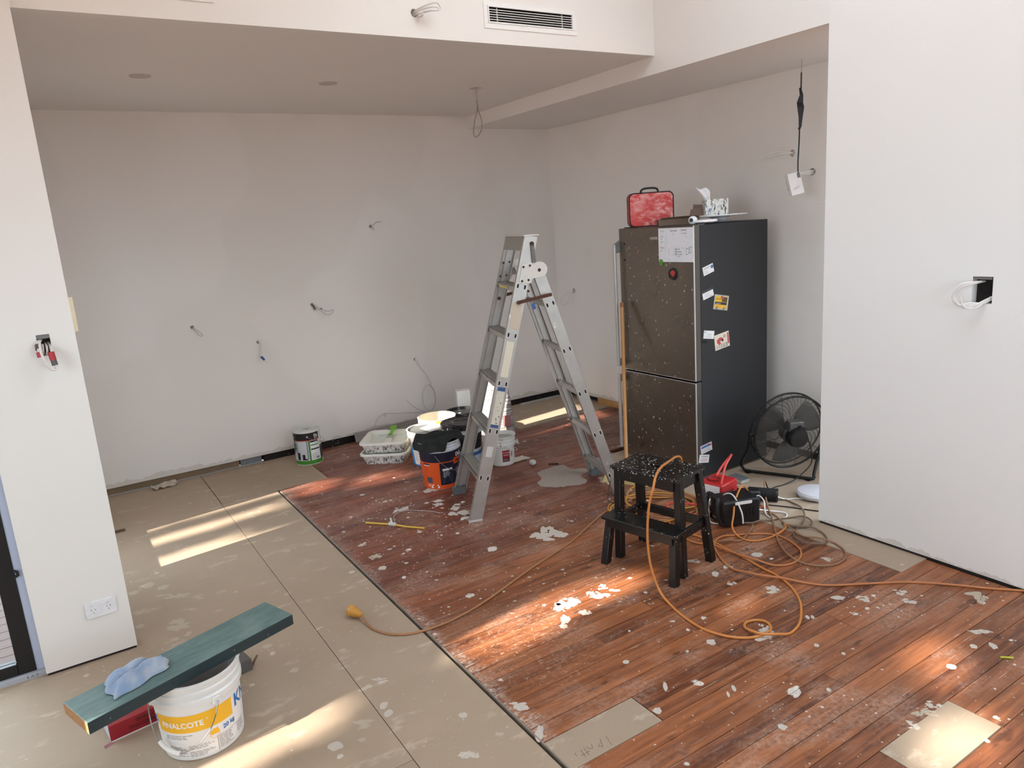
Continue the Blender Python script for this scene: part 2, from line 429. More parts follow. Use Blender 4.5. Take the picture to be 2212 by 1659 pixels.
shell('wall_added_corridor_shaft', (3.3, 4.2, .7, 2.2, HT+.1, HT+.66), M_ceil, 'unseen white shaft added over the side corridor for alcove light', [MB().box(3.4, 4.1, .8, 2.1, HT-.1, HT+.9)])  # unseen corridor roof shaft, added so sky light reaches the alcove wall
shell('wall_skylight', (1.4, 3.0, .1, 2.8, HT+.1, HT+.66), M_ceil, 'white skylight shaft in the high ceiling', [MB().box(1.5, 2.9, .2, 2.7, HT-.1, HT+.9)])
shell('wall_side', (-.3, XSL+.04, YS+.1, YB, 0, HC), M_wall, 'hidden white side wall of the old kitchen with a window opening', [MB().box(-.5, 0, 4.135, 4.775, .252, 2.13)])
shell('wall_front', (-2.6, XSL, 3.43, YS+.1, 2.15, HT), M_wall, 'white wall above the black framed glass door')
shell('wall_far_left', (-2.6, -1.42, 3.43, YS+.1, 0, 2.15), M_wall, 'white wall beyond the black framed glass door')
shell('wall_west', (-2.7, -2.6, -1.7, 3.5, 0, HT), M_wall, 'white side wall of the front room with a window opening',
      [MB().prism([(-.9, 1.2), (2.045, 1.2), (2.045, 2.76), (-.9, 2.76)], -.3, .3, xform((-2.65, 0, 0), (0, 1, 0), (0, 0, 1), (1, 0, 0)))])
wall_rear = shell('wall_rear', (-2.7, XR+.1, -1.7, -1.6, 0, HT), M_wall, 'white rear wall with a window opening', [MB().box(.03, 2.82, -2, -1.3, 1.15, 2.3)])
shell('wall_corridor', (XR, XR+.05, -1.6, 2.2, 0, HT), M_wall, 'corridor wall beyond the alcove with a wide opening', [MB().box(XR-.1, XR+.2, .05, 2.1, .2, 2.2)])
g = shell('ground', (-40, 40, -40, 40, -.3, -.16), M_outside, 'paved ground outside the house', cat='ground')
deck = shell('deck', (-2.6, -.31, 3.49, 5.9, -.16, -.11), M_dark, 'dark timber deck outside the glass door', cat='deck')
unit_d = MB().box(0, 1, 0, 1, 0, 1).mesh('deck_board'); unit_d.materials.append(plain('dark_red_deck_stain', (46, 27, 21), .6, 0, .25, 3))
for k in range(26):
    o = bpy.data.objects.new('deck_board', unit_d); col.objects.link(o); o.parent = deck; o.location = (-2.6, 3.495+.092*k, -.11); o.scale = (2.28, .088, .03)
# cavities behind the cut-outs keep the openings dark
for nm, bx in (('wall_cavity', (-.3, XR+.1, YB+.05, YB+.09, 0, HC+.1)), ('wall_cavity', (XR+.05, XR+.09, 2.2, YB, 0, HN+.05)),
               ('wall_cavity', (2.1, 2.76, YF+.05, YF+.07, 2.66, 2.83))):
    shell(nm, bx, M_dark, 'dark stud space behind the plaster')

# ---------------------------------------------------------------- floor pieces
unit = MB().box(0, 1, 0, 1, 0, 1).mesh('floorboard'); unit.materials.append(M_board)
unit_s = MB().box(0, 1, 0, 1, 0, 1).mesh('floor_sheet'); unit_s.materials.append(M_sheet)
def piece(name, me, x0, x1, y0, y1, z0=-.021, z1=0.):
    o = bpy.data.objects.new(name, me); col.objects.link(o); o.location = (x0, y0, z0); o.scale = (x1-x0, y1-y0, z1-z0); o.parent = floor
    return o
XE, XJ = 1.128, .757
MB().prism([(-2.6, 2.0), (XJ-.0015, 2.0), (XJ-.0015, 5.75), (-.24, 5.75), (-.24, 3.44), (-2.6, 3.44)], -.021, 0).build('floor_sheet', M_sheet, floor, smooth=False)
for r in ((-2.6, XJ-.0015, -1.6, 1.998), (XJ+.0015, XE-.006, -1.6, 4.985), (XJ+.004, 1.49, 4.99, 5.75),
          (1.142, 1.526, 1.643, 1.799), (1.956, 2.356, .957, 1.124), (3.10, XR+.05, 1.717, 3.98), (3.36, XR+.05, -1.6, 1.712), (3.16, XR+.05, 5.03, 5.75),
          (2.05, 2.38, 4.41, 4.565)):
    piece('floor_sheet', unit_s, *r)
holes = [(1.13, 1.53, 1.64, 1.80), (1.953, 2.359, .955, 1.126), (1.0, 1.494, 4.986, 5.8), (3.097, 4.3, 1.713, 3.985), (3.156, 4.3, 5.026, 5.8), (3.3, 4.3, -2, 1.72),
         (2.046, 2.384, 4.41, 4.57)]
rows = [1.642-.0862*k for k in range(38, -1, -1)]
y = 1.722
while y < 5.75: rows.append(y); y += .08
for i in range(len(rows)-1):
    y0, y1 = rows[i]+.0012, rows[i+1]-.0012
    if y1 < -1.55: continue
    ym = (y0+y1)/2
    spans = [(1.142, 3.99 if y0 > 3.98 else 3.3)]
    if y0 > 3.98: spans = [(1.142, XR+.04)]
    for h in holes:
        if h[2] < ym < h[3]:
            ns = []
            for a, b in spans:
                if h[1] <= a or h[0] >= b: ns.append((a, b)); continue
                if h[0] > a: ns.append((a, h[0]))
                if h[1] < b: ns.append((h[1], b))
            spans = ns
    for a, b in spans:
        cuts = [a]; xx = a+RND.uniform(.5, 2.6)
        while xx < b-.35: cuts.append(xx); xx += RND.uniform(1.1, 2.6)
        cuts.append(b)
        for k in range(len(cuts)-1):
            dz = RND.uniform(-.0006, 0)
            piece('floorboard', unit, cuts[k]+.0008, cuts[k+1]-.0008, y0, y1, -.021, dz)
# raw edge strip of the boards along the cut line
tag(MB().box(1.1365, 1.1415, -1.6, 4.985, -.02, .0004).build('board_edge_strip', plain('dusty_edge', (150, 138, 126), .8, 0, .2, 40), floor, smooth=False))

# bottom plates, exposed under the cut linings; dark strips carry gap shade as colour
def trim(i, box, mat, label):
    o = MB().box(*box).build('trim_%d' % i, mat, None, smooth=False); tag(o, label, 'trim', None, 'structure')
trim(1, (-.28, 1.05, YB+.012, YB+.045, 0, .055), M_plate, 'bare timber plate under the back wall at the left')
trim(2, (1.06, 1.22, YB+.014, YB+.045, 0, .055), M_plate_grey, 'grey packing piece under the back wall')
trim(3, (1.24, XR, YB+.03, YB+.048, -.02, .055), M_gap_shade, 'dark strip coloured as gap shade under the back wall')
trim(4, (XR-.012, XR+.02, 4.0, 5.2, 0, .055), plain('yellow_pine_batten', (196, 150, 96), .7, 0, .15, 14), 'yellow pine batten at the foot of the alcove wall')
trim(5, (XR+.004, XR+.03, 2.2, 3.98, 0, .055), M_gap_shade, 'dark strip coloured as gap shade at the foot of the alcove wall')
trim(6, (3.60, 4.05, 5.665, 5.69, 0, .02), plain('offcut_strip', (176, 170, 160), .7), 'pale offcut strip lying by the back wall corner')
trim(7, (XW+.006, XW+.04, -1.6, YW-.006, -.02, .02), M_gap_shade, 'dark strip coloured as gap shade under the near right wall')
trim(8, (XSL+.004, XS-.004, YS+.006, YS+.05, -.02, .02), M_gap_shade, 'dark strip coloured as gap shade under the short left wall')

# thick dried splashes, each with an outline of its own
M_spl = plain('dried_plaster', (200, 190, 178), .85, 0, .14, 90)
M_spl2 = plain('dry_grey_plaster_dust', (168, 156, 146), .95, 0, .1, 40)
M_spl3 = plain('pale_sheet_smear', (184, 170, 150), .85, 0, .08, 40)
def blob(x, y, a, b, rot, mat, rag=.35, z=.0003, n=30):
    ph = [RND.uniform(0, 6.28) for _ in range(5)]; am = [RND.uniform(.2, 1) for _ in range(5)]
    pts = []
    for k in range(n):
        t = 2*PI*k/n
        f = 1+rag*sum(am[i]*math.sin((i+2)*t+ph[i]) for i in range(5))/2.4+RND.uniform(-.1, .1)*rag*2
        px, py = a*f*math.cos(t), b*f*math.sin(t)
        pts.append((px*math.cos(rot)-py*math.sin(rot)+x, px*math.sin(rot)+py*math.cos(rot)+y))
    o = MB().prism(pts, -.0005, z).build('dried_splash', mat, floor, smooth=False); return o
def splash(x, y, a, b, rot, mat, rag):
    if mat is M_spl2: return blob(x, y, a, b, rot, mat, rag*.9, .0006, 64)
    if rag < .45 or a < .02: return blob(x, y, a, b, rot, mat, rag*.4)
    mb = MB(); n = int(5+rag*8)
    for k in range(n):
        t = RND.uniform(0, 6.28); r = math.sqrt(RND.random())*.85
        cx, cy = a*r*math.cos(t), b*r*math.sin(t); X, Y = x+cx*math.cos(rot)-cy*math.sin(rot), y+cx*math.sin(rot)+cy*math.cos(rot)
        s_ = RND.uniform(.16, .42) if k else .5
        ra, rb = a*s_*RND.uniform(.8, 1.3), b*s_*RND.uniform(.6, 1.1); ph = [RND.uniform(0, 6.28) for _ in range(4)]; ro = rot+RND.uniform(-.6, .6); pts = []
        for j in range(18):
            u = 2*PI*j/18; f = 1+.22*math.sin(2*u+ph[0])+.16*math.sin(3*u+ph[1])+.12*math.sin(5*u+ph[2])+RND.uniform(-.12, .12)
            px, py = ra*f*math.cos(u), rb*f*math.sin(u); pts.append((X+px*math.cos(ro)-py*math.sin(ro), Y+px*math.sin(ro)+py*math.cos(ro)))
        mb.prism(pts, -.0005, .0003+.00003*k)
    o = mb.build('dried_splash', mat, floor, smooth=False); o['kind'] = 'stuff'; return o
BLOBS = [(2.726,3.844,0.173,0.201,-0.76,2,0.25),(2.959,3.56,0.106,0.07,-0.76,2,0.5),(2.114,3.138,0.083,0.11,-0.73,1,0.9),(1.76,2.486,0.046,0.058,-0.69,1,0.9),(1.645,2.352,0.036,0.053,-0.68,1,0.9),(1.705,2.468,0.029,0.048,-0.69,1,0.8),(1.909,2.443,0.055,0.034,-0.69,1,0.7),(1.77,2.373,0.028,0.032,-0.69,1,0.6),(1.962,2.494,0.03,0.026,-0.7,1,0.5),(1.88,2.478,0.021,0.026,-0.69,1,0.5),(1.837,3.963,0.042,0.047,-0.74,1,0.6),(1.889,3.756,0.064,0.051,-0.74,1,0.7),(2.118,3.937,0.031,0.041,-0.75,1,0.5),(1.641,4.061,0.036,0.04,-0.75,1,0.6),(1.925,3.862,0.029,0.061,-0.75,1,0.8),(1.93,4.225,0.051,0.053,-0.74,1,0.7),(1.671,4.064,0.024,0.032,-0.73,1,0.5),(2.148,4.516,0.048,0.061,-0.76,1,0.6),(1.255,3.728,0.027,0.025,-0.72,1,0.5),(1.25,3.527,0.036,0.035,-0.71,3,0.5),(1.229,3.377,0.022,0.022,-0.71,1,0.4),(0.995,2.093,0.016,0.015,-0.66,1,0.4),(1.162,2.017,0.05,0.028,-0.67,1,0.6),(1.155,1.847,0.014,0.041,-0.66,1,0.6),(1.549,1.69,0.014,0.017,-0.69,1,0.5),(1.665,1.771,0.008,0.027,-0.66,1,0.3),(1.655,1.975,0.013,0.012,-0.67,1,0.4),(2.008,1.865,0.018,0.02,-0.69,1,0.5),(2.439,2.137,0.021,0.022,-0.7,1,0.5),(2.476,2.403,0.036,0.02,-0.72,1,0.5),(2.451,2.246,0.017,0.024,-0.7,1,0.5),(2.527,1.983,0.032,0.035,-0.7,1,0.8),(2.757,2.253,0.027,0.026,-0.72,1,0.4),(2.239,1.794,0.033,0.05,-0.68,1,0.5),(2.177,1.767,0.039,0.021,-0.69,1,0.5),(2.97,2.002,0.025,0.025,-0.73,1,0.6),(2.929,1.623,0.027,0.03,-0.69,1,0.7),(2.758,1.688,0.03,0.025,-0.7,1,0.8),(2.684,1.76,0.031,0.016,-0.71,1,0.4),(2.873,1.556,0.026,0.025,-0.7,1,0.7),(3.126,1.385,0.04,0.051,-0.7,3,0.5),(3.092,1.368,0.015,0.017,-0.71,1,0.3),(2.863,1.262,0.041,0.018,-0.69,1,0.6),(2.452,1.744,0.008,0.015,-0.64,1,0.2),(2.468,1.731,0.007,0.015,-0.69,1,0.2),(2.555,1.215,0.018,0.016,-0.67,1,0.25),(2.304,1.596,0.009,0.013,-0.67,1,0.4),(2.333,1.5,0.007,0.01,-0.73,1,0.2),(2.148,1.126,0.02,0.022,-0.66,1,0.8),(2.297,1.143,0.024,0.027,-0.66,1,0.7),(2.233,1.139,0.039,0.018,-0.66,3,0.7),(2.255,0.952,0.008,0.009,-0.66,1,0.3),(1.814,1.377,0.015,0.014,-0.69,1,0.5),(1.849,1.612,0.007,0.019,-0.63,1,0.3),(1.807,1.601,0.005,0.016,-0.64,1,0.3),(2.744,1.23,0.013,0.014,-0.7,1,0.4),(2.801,1.188,0.013,0.021,-0.7,1,0.6),(2.1,1.402,0.008,0.011,-0.64,1,0.4),(0.28,3.793,0.094,0.038,-0.7,3,0.6),(0.253,3.473,0.05,0.064,-0.69,3,0.9),(0.199,4.004,0.024,0.029,-0.71,3,0.4),(0.256,3.93,0.026,0.029,-0.7,3,0.4),(0.122,3.968,0.026,0.023,-0.7,3,0.4),(0.11,3.575,0.019,0.019,-0.67,3,0.3),(0.226,3.342,0.018,0.017,-0.71,3,0.3),(0.285,3.352,0.022,0.022,-0.67,3,0.5),(0.389,3.696,0.029,0.026,-0.7,3,0.6),(0.916,1.913,0.039,0.03,-0.65,1,0.45),(0.569,2.223,0.027,0.021,-0.67,1,0.4),(0.677,2.279,0.046,0.026,-0.66,3,0.5),(0.836,2.48,0.035,0.019,-0.67,1,0.5),(0.785,2.27,0.015,0.021,-0.67,1,0.4),(0.789,2.323,0.014,0.022,-0.66,1,0.4),(0.587,2.76,0.017,0.017,-0.68,3,0.4),(0.546,3.013,0.019,0.019,-0.69,3,0.4),(0.565,2.164,0.01,0.012,-0.67,1,0.4),(0.655,2.196,0.013,0.01,-0.67,3,0.4),(1.047,1.927,0.015,0.009,-0.66,3,0.4),(1.086,3.439,0.015,0.016,-0.69,1,0.3),(0.794,2.772,0.016,0.014,-0.7,3,0.4),(0.893,3.935,0.022,0.019,-0.72,3,0.4)]
for (bx_, by_, ba, bb, br, bm_, rag) in BLOBS:
    splash(bx_, by_, ba, bb, br, (M_spl, M_spl2, M_spl3)[bm_-1], rag)
# ---------------------------------------------------------------- glass door on the left
M_black = plain('black_powder_coat', (22, 22, 25), .35, 0, .1)
M_glass, t_, b_ = newmat('clear_glass')
b_.inputs['Base Color'].default_value = (.95, .98, .97, 1); b_.inputs['Roughness'].default_value = .02
b_.inputs['Transmission Weight'].default_value = 1; b_.inputs['IOR'].default_value = 1.1
M_wrap = plain('pale_blue_building_wrap', (186, 196, 218), .6, 0, .05, 8)
d = thing('door_1', 'black framed glass door at the far left edge', 'door', (-.841, 3.45, 0)); d['kind'] = 'structure'
MB().box(.488, .55, -.03, .02, .024, 2.13).build('stile', M_black, d, bevel=.003)
MB().box(-.55, -.488, -.03, .02, .024, 2.13).build('stile', M_black, d, bevel=.003)
MB().box(-.488, .488, -.03, .02, .024, .074).build('bottom_rail', M_black, d, bevel=.003)
MB().box(-.488, .488, -.03, .02, 2.07, 2.13).build('top_rail', M_black, d, bevel=.003)
MB().box(-.488, .488, -.008, -.002, .074, 2.07).build('pane', M_glass, d, smooth=False)
MB().tube([(.548, -.028, .47), (.560, -.032, .464), (.561, -.032, .450), (.548, -.028, .443)], .006).build('latch', M_black, d)
s_ = MB().box(-.292, XSL+.003, 3.425, 3.47, .0, 2.15).build('trim_9', M_wrap, None, smooth=False, bevel=.002)
tag(s_, 'pale blue taped strip between the glass door and wall end', 'trim', None, 'structure')
s_ = MB().box(-1.42, XSL+.004, 3.405, 3.475, -.005, .024).build('trim_10', plain('pale_sill', (178, 182, 190), .6), None, smooth=False, bevel=.003)
tag(s_, 'pale grey sill strip under the glass door', 'trim', None, 'structure')
mk = MB()
for k, pts in enumerate(([(0, 0), (0, .012)], [(.008, 0), (.012, .01), (.016, 0)], [(.02, .008), (.024, .011), (.026, .006), (.022, 0)])):
    mk.tube([(-.325+x*1.4, 3.404, .006+z) for x, z in pts], .0009, 5)
mk.build('pencil_mark', M_black, s_ if False else None)
pm_ = bpy.data.objects['pencil_mark']; pm_.parent = s_; pm_.matrix_parent_inverse = Matrix.Translation(-s_.location)
# masking tape on the edge of the wall end
tp = MB().box(XS-.0005, XS+.001, YS+.002, YS+.03, 1.395, 1.53).box(XS-.0005, XS+.014, YS+.0005, YS+.0015, 1.395, 1.53)
tag(tp.build('masking_tape', plain('masking_tape', (222, 210, 178), .7), None, smooth=False), 'cream masking tape strip on the edge of the short left wall', 'tape')

# ---------------------------------------------------------------- double power point
M_plast = plain('glossy_white_plastic', (232, 232, 234), .28, 0, .02)
p = thing('power_outlet', 'white double power point low on the short left wall', 'outlet', (-.0235, YS, .195))
def rrect(w_, h_, r, n=5, cx=0, cy=0):
    out = []
    for sx, sy, a0 in ((1, 1, 0), (-1, 1, 90), (-1, -1, 180), (1, -1, 270)):
        for k in range(n+1):
            a = math.radians(a0+90*k/n); out.append((cx+sx*(w_/2-r)+r*math.cos(a), cy+sy*(h_/2-r)+r*math.sin(a)))
    return out
TY = xform((0, 0, 0), (1, 0, 0), (0, 0, 1), (0, -1, 0))    # local xy plane onto a wall that faces -y
def ty(x, z, y=0): return xform((x, -y, z), (1, 0, 0), (0, 0, 1), (0, -1, 0))
MB().prism(rrect(.117, .073, .009), 0, .009, ty(0, .0365)).build('cover_plate', M_plast, p, bevel=.002)
for sx in (-.0285, .0285):
    sw = MB().prism(rrect(.013, .009, .003), .009, .0125, ty(sx-.004, .0575)).build('rocker_switch', M_plast, p, bevel=.001)
    MB().prism(rrect(.004, .0016, .0007), .0125, .0128, ty(sx-.004, .0595)).build('indicator', plain('switch_mark', (150, 150, 155), .5), sw, smooth=False)
    for dx, dz, an in ((-.0065, .003, .52), (.0065, .003, -.52), (0, -.0095, 0)):
        T_ = ty(sx+dx, .034+dz) @ Matrix.Rotation(-an, 4, 'Z')
        MB().prism(rrect(.0019, .0072, .0008), .009, .0093, T_).build('socket_slot', plain('slot_black', (12, 12, 12), .9), p, smooth=False)

# ---------------------------------------------------------------- bare cables
M_wcab = plain('white_cable_sheath', (226, 222, 218), .45, 0, .04)
M_gcab = plain('grey_cable_sheath', (190, 184, 180), .5, 0, .04)
M_bluetape = plain('blue_tape', (52, 92, 150), .5)
M_redtape = plain('red_tape', (178, 44, 52), .45)
M_blktape = plain('black_tape', (34, 36, 42), .5)
M_btape = plain('black_and_white_tape', (90, 86, 84), .5)
def cable(name, label, base, paths, r=.003, mat=None, extra=(), group=None):
    """paths are lists of points in the thing's frame; base lies in the wall face"""
    o = thing(name, label, 'cable', base, 0, group)
    for pth in paths: MB().tube(smooth_path(pth, 6), r, 7).build('cable_run', mat or M_wcab, o)
    for pts, rr, mm, nm in extra: MB().tube(smooth_path(pts, 4), rr, 8).build(nm, mm, o)
    return o
# back wall (faces -y)
x, z = BACK_HOLES[0]
cable('wall_cable', 'short cable loop in the leftmost hole of the back wall', (x, YB, z),
      [[(-.005, .02, 0), (0, -.01, -.004), (.03, -.06, -.03), (.05, -.075, -.058), (.03, -.06, -.062), (.005, -.015, -.012), (0, .02, -.004)]], .0028, M_gcab)
x, z = BACK_HOLES[1]
cable('wall_cable', 'drooping white cable ends with blue tape below the second hole of the back wall', (x, YB, z),
      [[(0, .02, 0), (.004, -.02, .002), (.012, -.04, -.04), (-.008, -.05, -.10), (.012, -.05, -.135), (.04, -.05, -.165)],
       [(.004, .02, 0), (.010, -.03, .002), (.016, -.045, -.04), (-.002, -.055, -.10), (.016, -.052, -.135), (.034, -.05, -.16)]], .004, M_wcab,
      [([(-.005, -.053, -.105), (.004, -.053, -.118), (.016, -.052, -.135)], .009, M_bluetape, 'blue_tape')])
x, z = BACK_HOLES[2]
cable('wall_cable', 'looped cable with a dark sleeve at the third hole of the back wall', (x, YB, z),
      [[(0, .02, 0), (.01, -.02, -.002), (.05, -.06, -.04), (.10, -.075, -.06), (.135, -.08, -.05), (.13, -.08, -.075), (.09, -.07, -.088), (.04, -.05, -.045), (0, .02, -.004)],
       [(0, .02, -.003), (.012, -.02, -.012), (.02, -.03, -.045)]], .003, M_gcab,
      [([(.002, -.012, -.006), (.014, -.022, -.04)], .0065, M_btape, 'dark_sleeve'), ([(.045, -.056, -.03), (.058, -.06, -.042)], .005, M_bluetape, 'blue_tape')])
x, z = BACK_HOLES[3]
coil = [(.0, .02, 0), (.012, -.02, -.01), (.03, -.03, -.07), (.075, -.03, -.14), (.105, -.03, -.21), (.12, -.03, -.235)]
cx, cz, rr = .085, -.355, .085
for k in range(0, 15):
    a = math.radians(70-k*38); coil.append((cx+rr*.72*math.cos(a), -.022-.0012*k, cz+1.35*rr*math.sin(a)))
coil += [(.03, -.03, -.47), (-.04, -.03, -.43), (-.10, -.03, -.375), (-.13, -.03, -.34)]
cable('wall_cable', 'long thin cable hanging in a coil above the perforated strip', (x, YB, z),
      [coil], .0026, M_gcab, [([(.0, -.005, 0), (.012, -.02, -.02), (.022, -.026, -.055)], .0065, M_wcab, 'white_sleeve')])
tl_ = [(2.10, 5.70, .16), (2.13, 5.705, .215), (2.2, 5.71, .235), (2.26, 5.71, .20), (2.27, 5.71, .16)]
tl_ = [(2.155, 5.70, .04), (2.16, 5.70, .12), (2.20, 5.705, .17), (2.26, 5.71, .19), (2.262, 5.71, .16), (2.255, 5.71, .185), (2.4, 5.70, .165), (2.62, 5.69, .13)]
tag(MB().tube(smooth_path(tl_, 6), .0025, 6).build('loose_wire', M_gcab), 'thin pale wire rising behind the roller trays', 'wire')
x, z = BACK_HOLES[4]
cable('wall_cable', 'short cable tip high on the back wall beside the ladder', (x, YB, z),
      [[(0, .02, 0), (.008, -.02, .004), (.04, -.05, .03), (.075, -.06, .028)], [(0, .02, -.004), (.01, -.03, -.012), (.014, -.04, -.035)]], .003, M_gcab)
# alcove wall (faces -x)
y_, z = NOOK_HOLES[0]
cable('wall_cable', 'white cable loop on the alcove wall left of the refrigerator', (XR, y_, z),
      [[(.02, 0, 0), (-.02, .005, -.005), (-.05, .05, -.02), (-.06, .13, -.06), (-.06, .14, -.11), (-.06, .09, -.135), (-.05, .04, -.10), (-.03, .01, -.03), (.02, 0, -.005)],
       [(.02, 0, -.003), (-.02, -.003, -.012), (-.05, -.02, -.06), (-.055, -.02, -.12)]], .003, M_wcab)
y_, z = NOOK_HOLES[1]
cable('wall_cable', 'pale cable sticking out left from the upper hole of the alcove wall', (XR, y_, z),
      [[(.02, 0, 0), (-.03, .005, .006), (-.10, .07, .015), (-.14, .13, -.005), (-.15, .17, -.018)], [(.02, 0, 0), (-.03, .004, 0), (-.09, .06, .0), (-.13, .12, -.018), (-.15, .18, -.02)]], .003, M_wcab)
y_, z = NOOK_HOLES[2]
o_ = cable('wall_cable', 'bundled grey cable stub in the hole beside the hanging white box', (XR, y_, z),
      [[(.02, 0, .006), (-.03, .004, .004), (-.08, .03, .0)], [(.02, 0, -.006), (-.03, .0, -.01), (-.085, .03, -.006)], [(.02, .006, 0), (-.03, .01, -.003), (-.08, .035, -.003)]], .006, M_wcab)
tag(MB().tube(smooth_path([(XR+.005, 2.86, 1.69), (XR-.03, 2.865, 1.69), (XR-.04, 2.885, 1.675), (XR-.035, 2.92, 1.677)], 5), .003, 6).build('wall_hook', M_wcab),
    'tiny white wire hook on the alcove wall at the near wall edge', 'hook')
# open box in the short left wall
M_steel = plain('dull_steel', (120, 118, 116), .45, .8, .1)
o = thing('switch_box_cables', 'open wall box with white cables bound in red tape on the short left wall', 'cable', (-.0285, YS, 1.36))
MB().box(-.0225, .0225, .004, .0065, .022, .036).build('steel_bracket', M_steel, o, smooth=False)
MB().box(-.022, .022, .05, .056, -.04, .036).build('box_back', plain('brown_box_back', (70, 56, 46), .9, 0, .3, 60), o, smooth=False)
for dx, dy in ((0, 0), (.006, -.006)):
    MB().tube(smooth_path([(-.012+dx*.6, .04, .015), (-.020+dx, -.02+dy, .012), (-.022+dx, -.05+dy, -.01), (-.019+dx, -.055+dy, -.045), (-.008+dx, -.055+dy, -.075), (.010+dx*.5, -.055+dy, -.095), (.022+dx*.3, -.05+dy, -.092), (.022, -.045+dy, -.065), (.020, -.035+dy, -.035), (.018, -.0+dy, -.01), (.014, .04, 0)], 6), .0052, 8).build('cable_run', M_wcab, o)
MB().tube([(-.020, -.05, -.022), (-.019, -.054, -.042)], .0115, 10).build('red_tape', M_redtape, o)
MB().tube([(.016, -.045, -.028), (.019, -.05, -.06)], .0115, 10).build('red_tape', M_redtape, o)
MB().tube([(.019, -.05, -.06), (.022, -.052, -.08)], .0105, 10).build('black_and_white_tape', M_btape, o)
MB().tube([(-.021, -.035, .002), (-.021, -.05, -.012)], .0112, 10).build('black_and_white_tape', M_btape, o)
MB().tube(smooth_path([(.004, .04, .0), (.006, -.01, -.01), (.004, -.015, -.035), (.0, .04, -.04)], 5), .004, 8).build('cable_run', M_wcab, o)
MB().tube(smooth_path([(-.012, .04, -.02), (-.006, -.008, .0), (-.008, -.012, -.03), (-.01, .04, -.038)], 5), .004, 8).build('cable_run', M_gcab, o)
# open box in the right wall (faces -x)
o = thing('switch_box_cables', 'open wall box with a loop of white cables on the near right wall', 'cable', (XW, 1.548, 1.28))
MB().box(.04, .0445, -.04, .04, -.055, .058).build('box_back', M_dark, o, smooth=False)
MB().box(.002, .005, -.035, .04, .046, .056).build('steel_bracket', M_steel, o, smooth=False)
for k in range(4):
    e = .007*k
    MB().tube(smooth_path([(.04, .01, .035), (-.02, .015, .033+e*.2), (-.055-e*.3, .05+e*.3, .02+e*.5), (-.06-e*.3, .075+e*.4, -.015), (-.055, .065+e*.4, -.055), (-.035, .03, -.05-e), (-.01, -.01, -.052+e*.4), (.03, -.03, -.035+e*.4)], 7), .0042, 8).build('cable_run', M_wcab, o)
MB().tube(smooth_path([(.03, -.02, -.03), (-.03, .0, -.065), (-.045, .03, -.072), (-.05, .05, -.055), (-.05, .06, -.02)], 6), .0035, 8).build('cable_run', M_wcab, o)
# bulkhead cable
cable('wall_cable', 'looped bundle of white cables high on the bulkhead', (1.742, YF, 2.712),
      [[(0, .03, .004), (.01, -.03, .012), (.05, -.06, .028), (.085, -.07, .035), (.105, -.07, .022), (.10, -.07, .004), (.05, -.06, -.002), (.0, .03, -.004)],
       [(0, .03, 0), (.01, -.03, .004), (.05, -.062, .014), (.09, -.07, .016), (.10, -.07, .0)],
       [(.004, .03, -.006), (.012, -.03, -.008), (.02, -.045, -.012), (.024, -.03, -.02), (.02, .03, -.012)]], .0045, M_wcab)

# ---------------------------------------------------------------- air vent on the bulkhead
M_vent = plain('white_satin_metal', (236, 235, 232), .4, 0, .02)
v = thing('air_vent', 'white slatted air conditioning vent on the bulkhead', 'vent', (2.43, YF, 2.672))
fr = MB()
W_, H_ = .594, .128
for (x0, x1, z0, z1) in ((-W_/2, W_/2, 0, .026), (-W_/2, W_/2, H_-.02, H_), (-W_/2, -W_/2+.024, .026, H_-.02), (W_/2-.024, W_/2, .026, H_-.02)):
    fr.box(x0, x1, -.004, .0, z0, z1)
fr.build('frame', M_vent, v, smooth=False, bevel=.001)
fi = MB()
for (x0, x1, z0, z1) in ((-.272, .272, .026, .033), (-.272, .272, .103, .108), (-.272, -.266, .033, .103), (.266, .272, .033, .103)):
    fi.box(x0, x1, -.007, .0, z0, z1)
fi.build('inner_frame', M_vent, v, smooth=False)
du = MB(); du.box(-.266, .266, .036, .038, .033, .103); du.box(-.266, .266, .006, .038, .031, .0335); du.box(-.266, .266, .006, .038, .1025, .105); du.box(-.268, -.2655, .006, .038, .033, .103); du.box(.2655, .268, .006, .038, .033, .103)  # shallow liner whose black colour supplies the shade between the slats
du.build('shade_liner', plain('liner_shade_black', (10, 10, 10), .9), v, smooth=False)
for k in range(5):
    zc = .0445+.0117*k
    MB().beam((-.266, .0, zc), (.266, .0, zc), (0, 1, .1), .007, .0030).build('slat', M_vent, v, smooth=False)
for sx in (-.212, .205): MB().box(sx, sx+.0035, .006, .012, .033, .103).build('support_bar', M_vent, v, smooth=False)
v2 = thing('air_vent', 'edge of a second white vent above, cut off by the top of the picture', 'vent', (.52, YF, 2.677))
MB().box(-.297, .297, -.005, 0, 0, .026).build('frame', M_vent, v2, smooth=False, bevel=.001)
MB().box(-.297, .297, -.005, 0, .108, .128).build('frame', M_vent, v2, smooth=False, bevel=.001)
for sx in (-.297, .273): MB().box(sx, sx+.024, -.005, 0, .026, .108).build('frame', M_vent, v2, smooth=False, bevel=.001)
MB().box(-.273, .273, -.001, .0, .026, .108).build('backing', M_dark, v2, smooth=False)
for k in range(6):
    MB().beam((-.273, -.003, .034+.0125*k), (.273, -.003, .034+.0125*k), (0, .3, 1), .004, .004).build('slat', M_vent, v2, smooth=False)

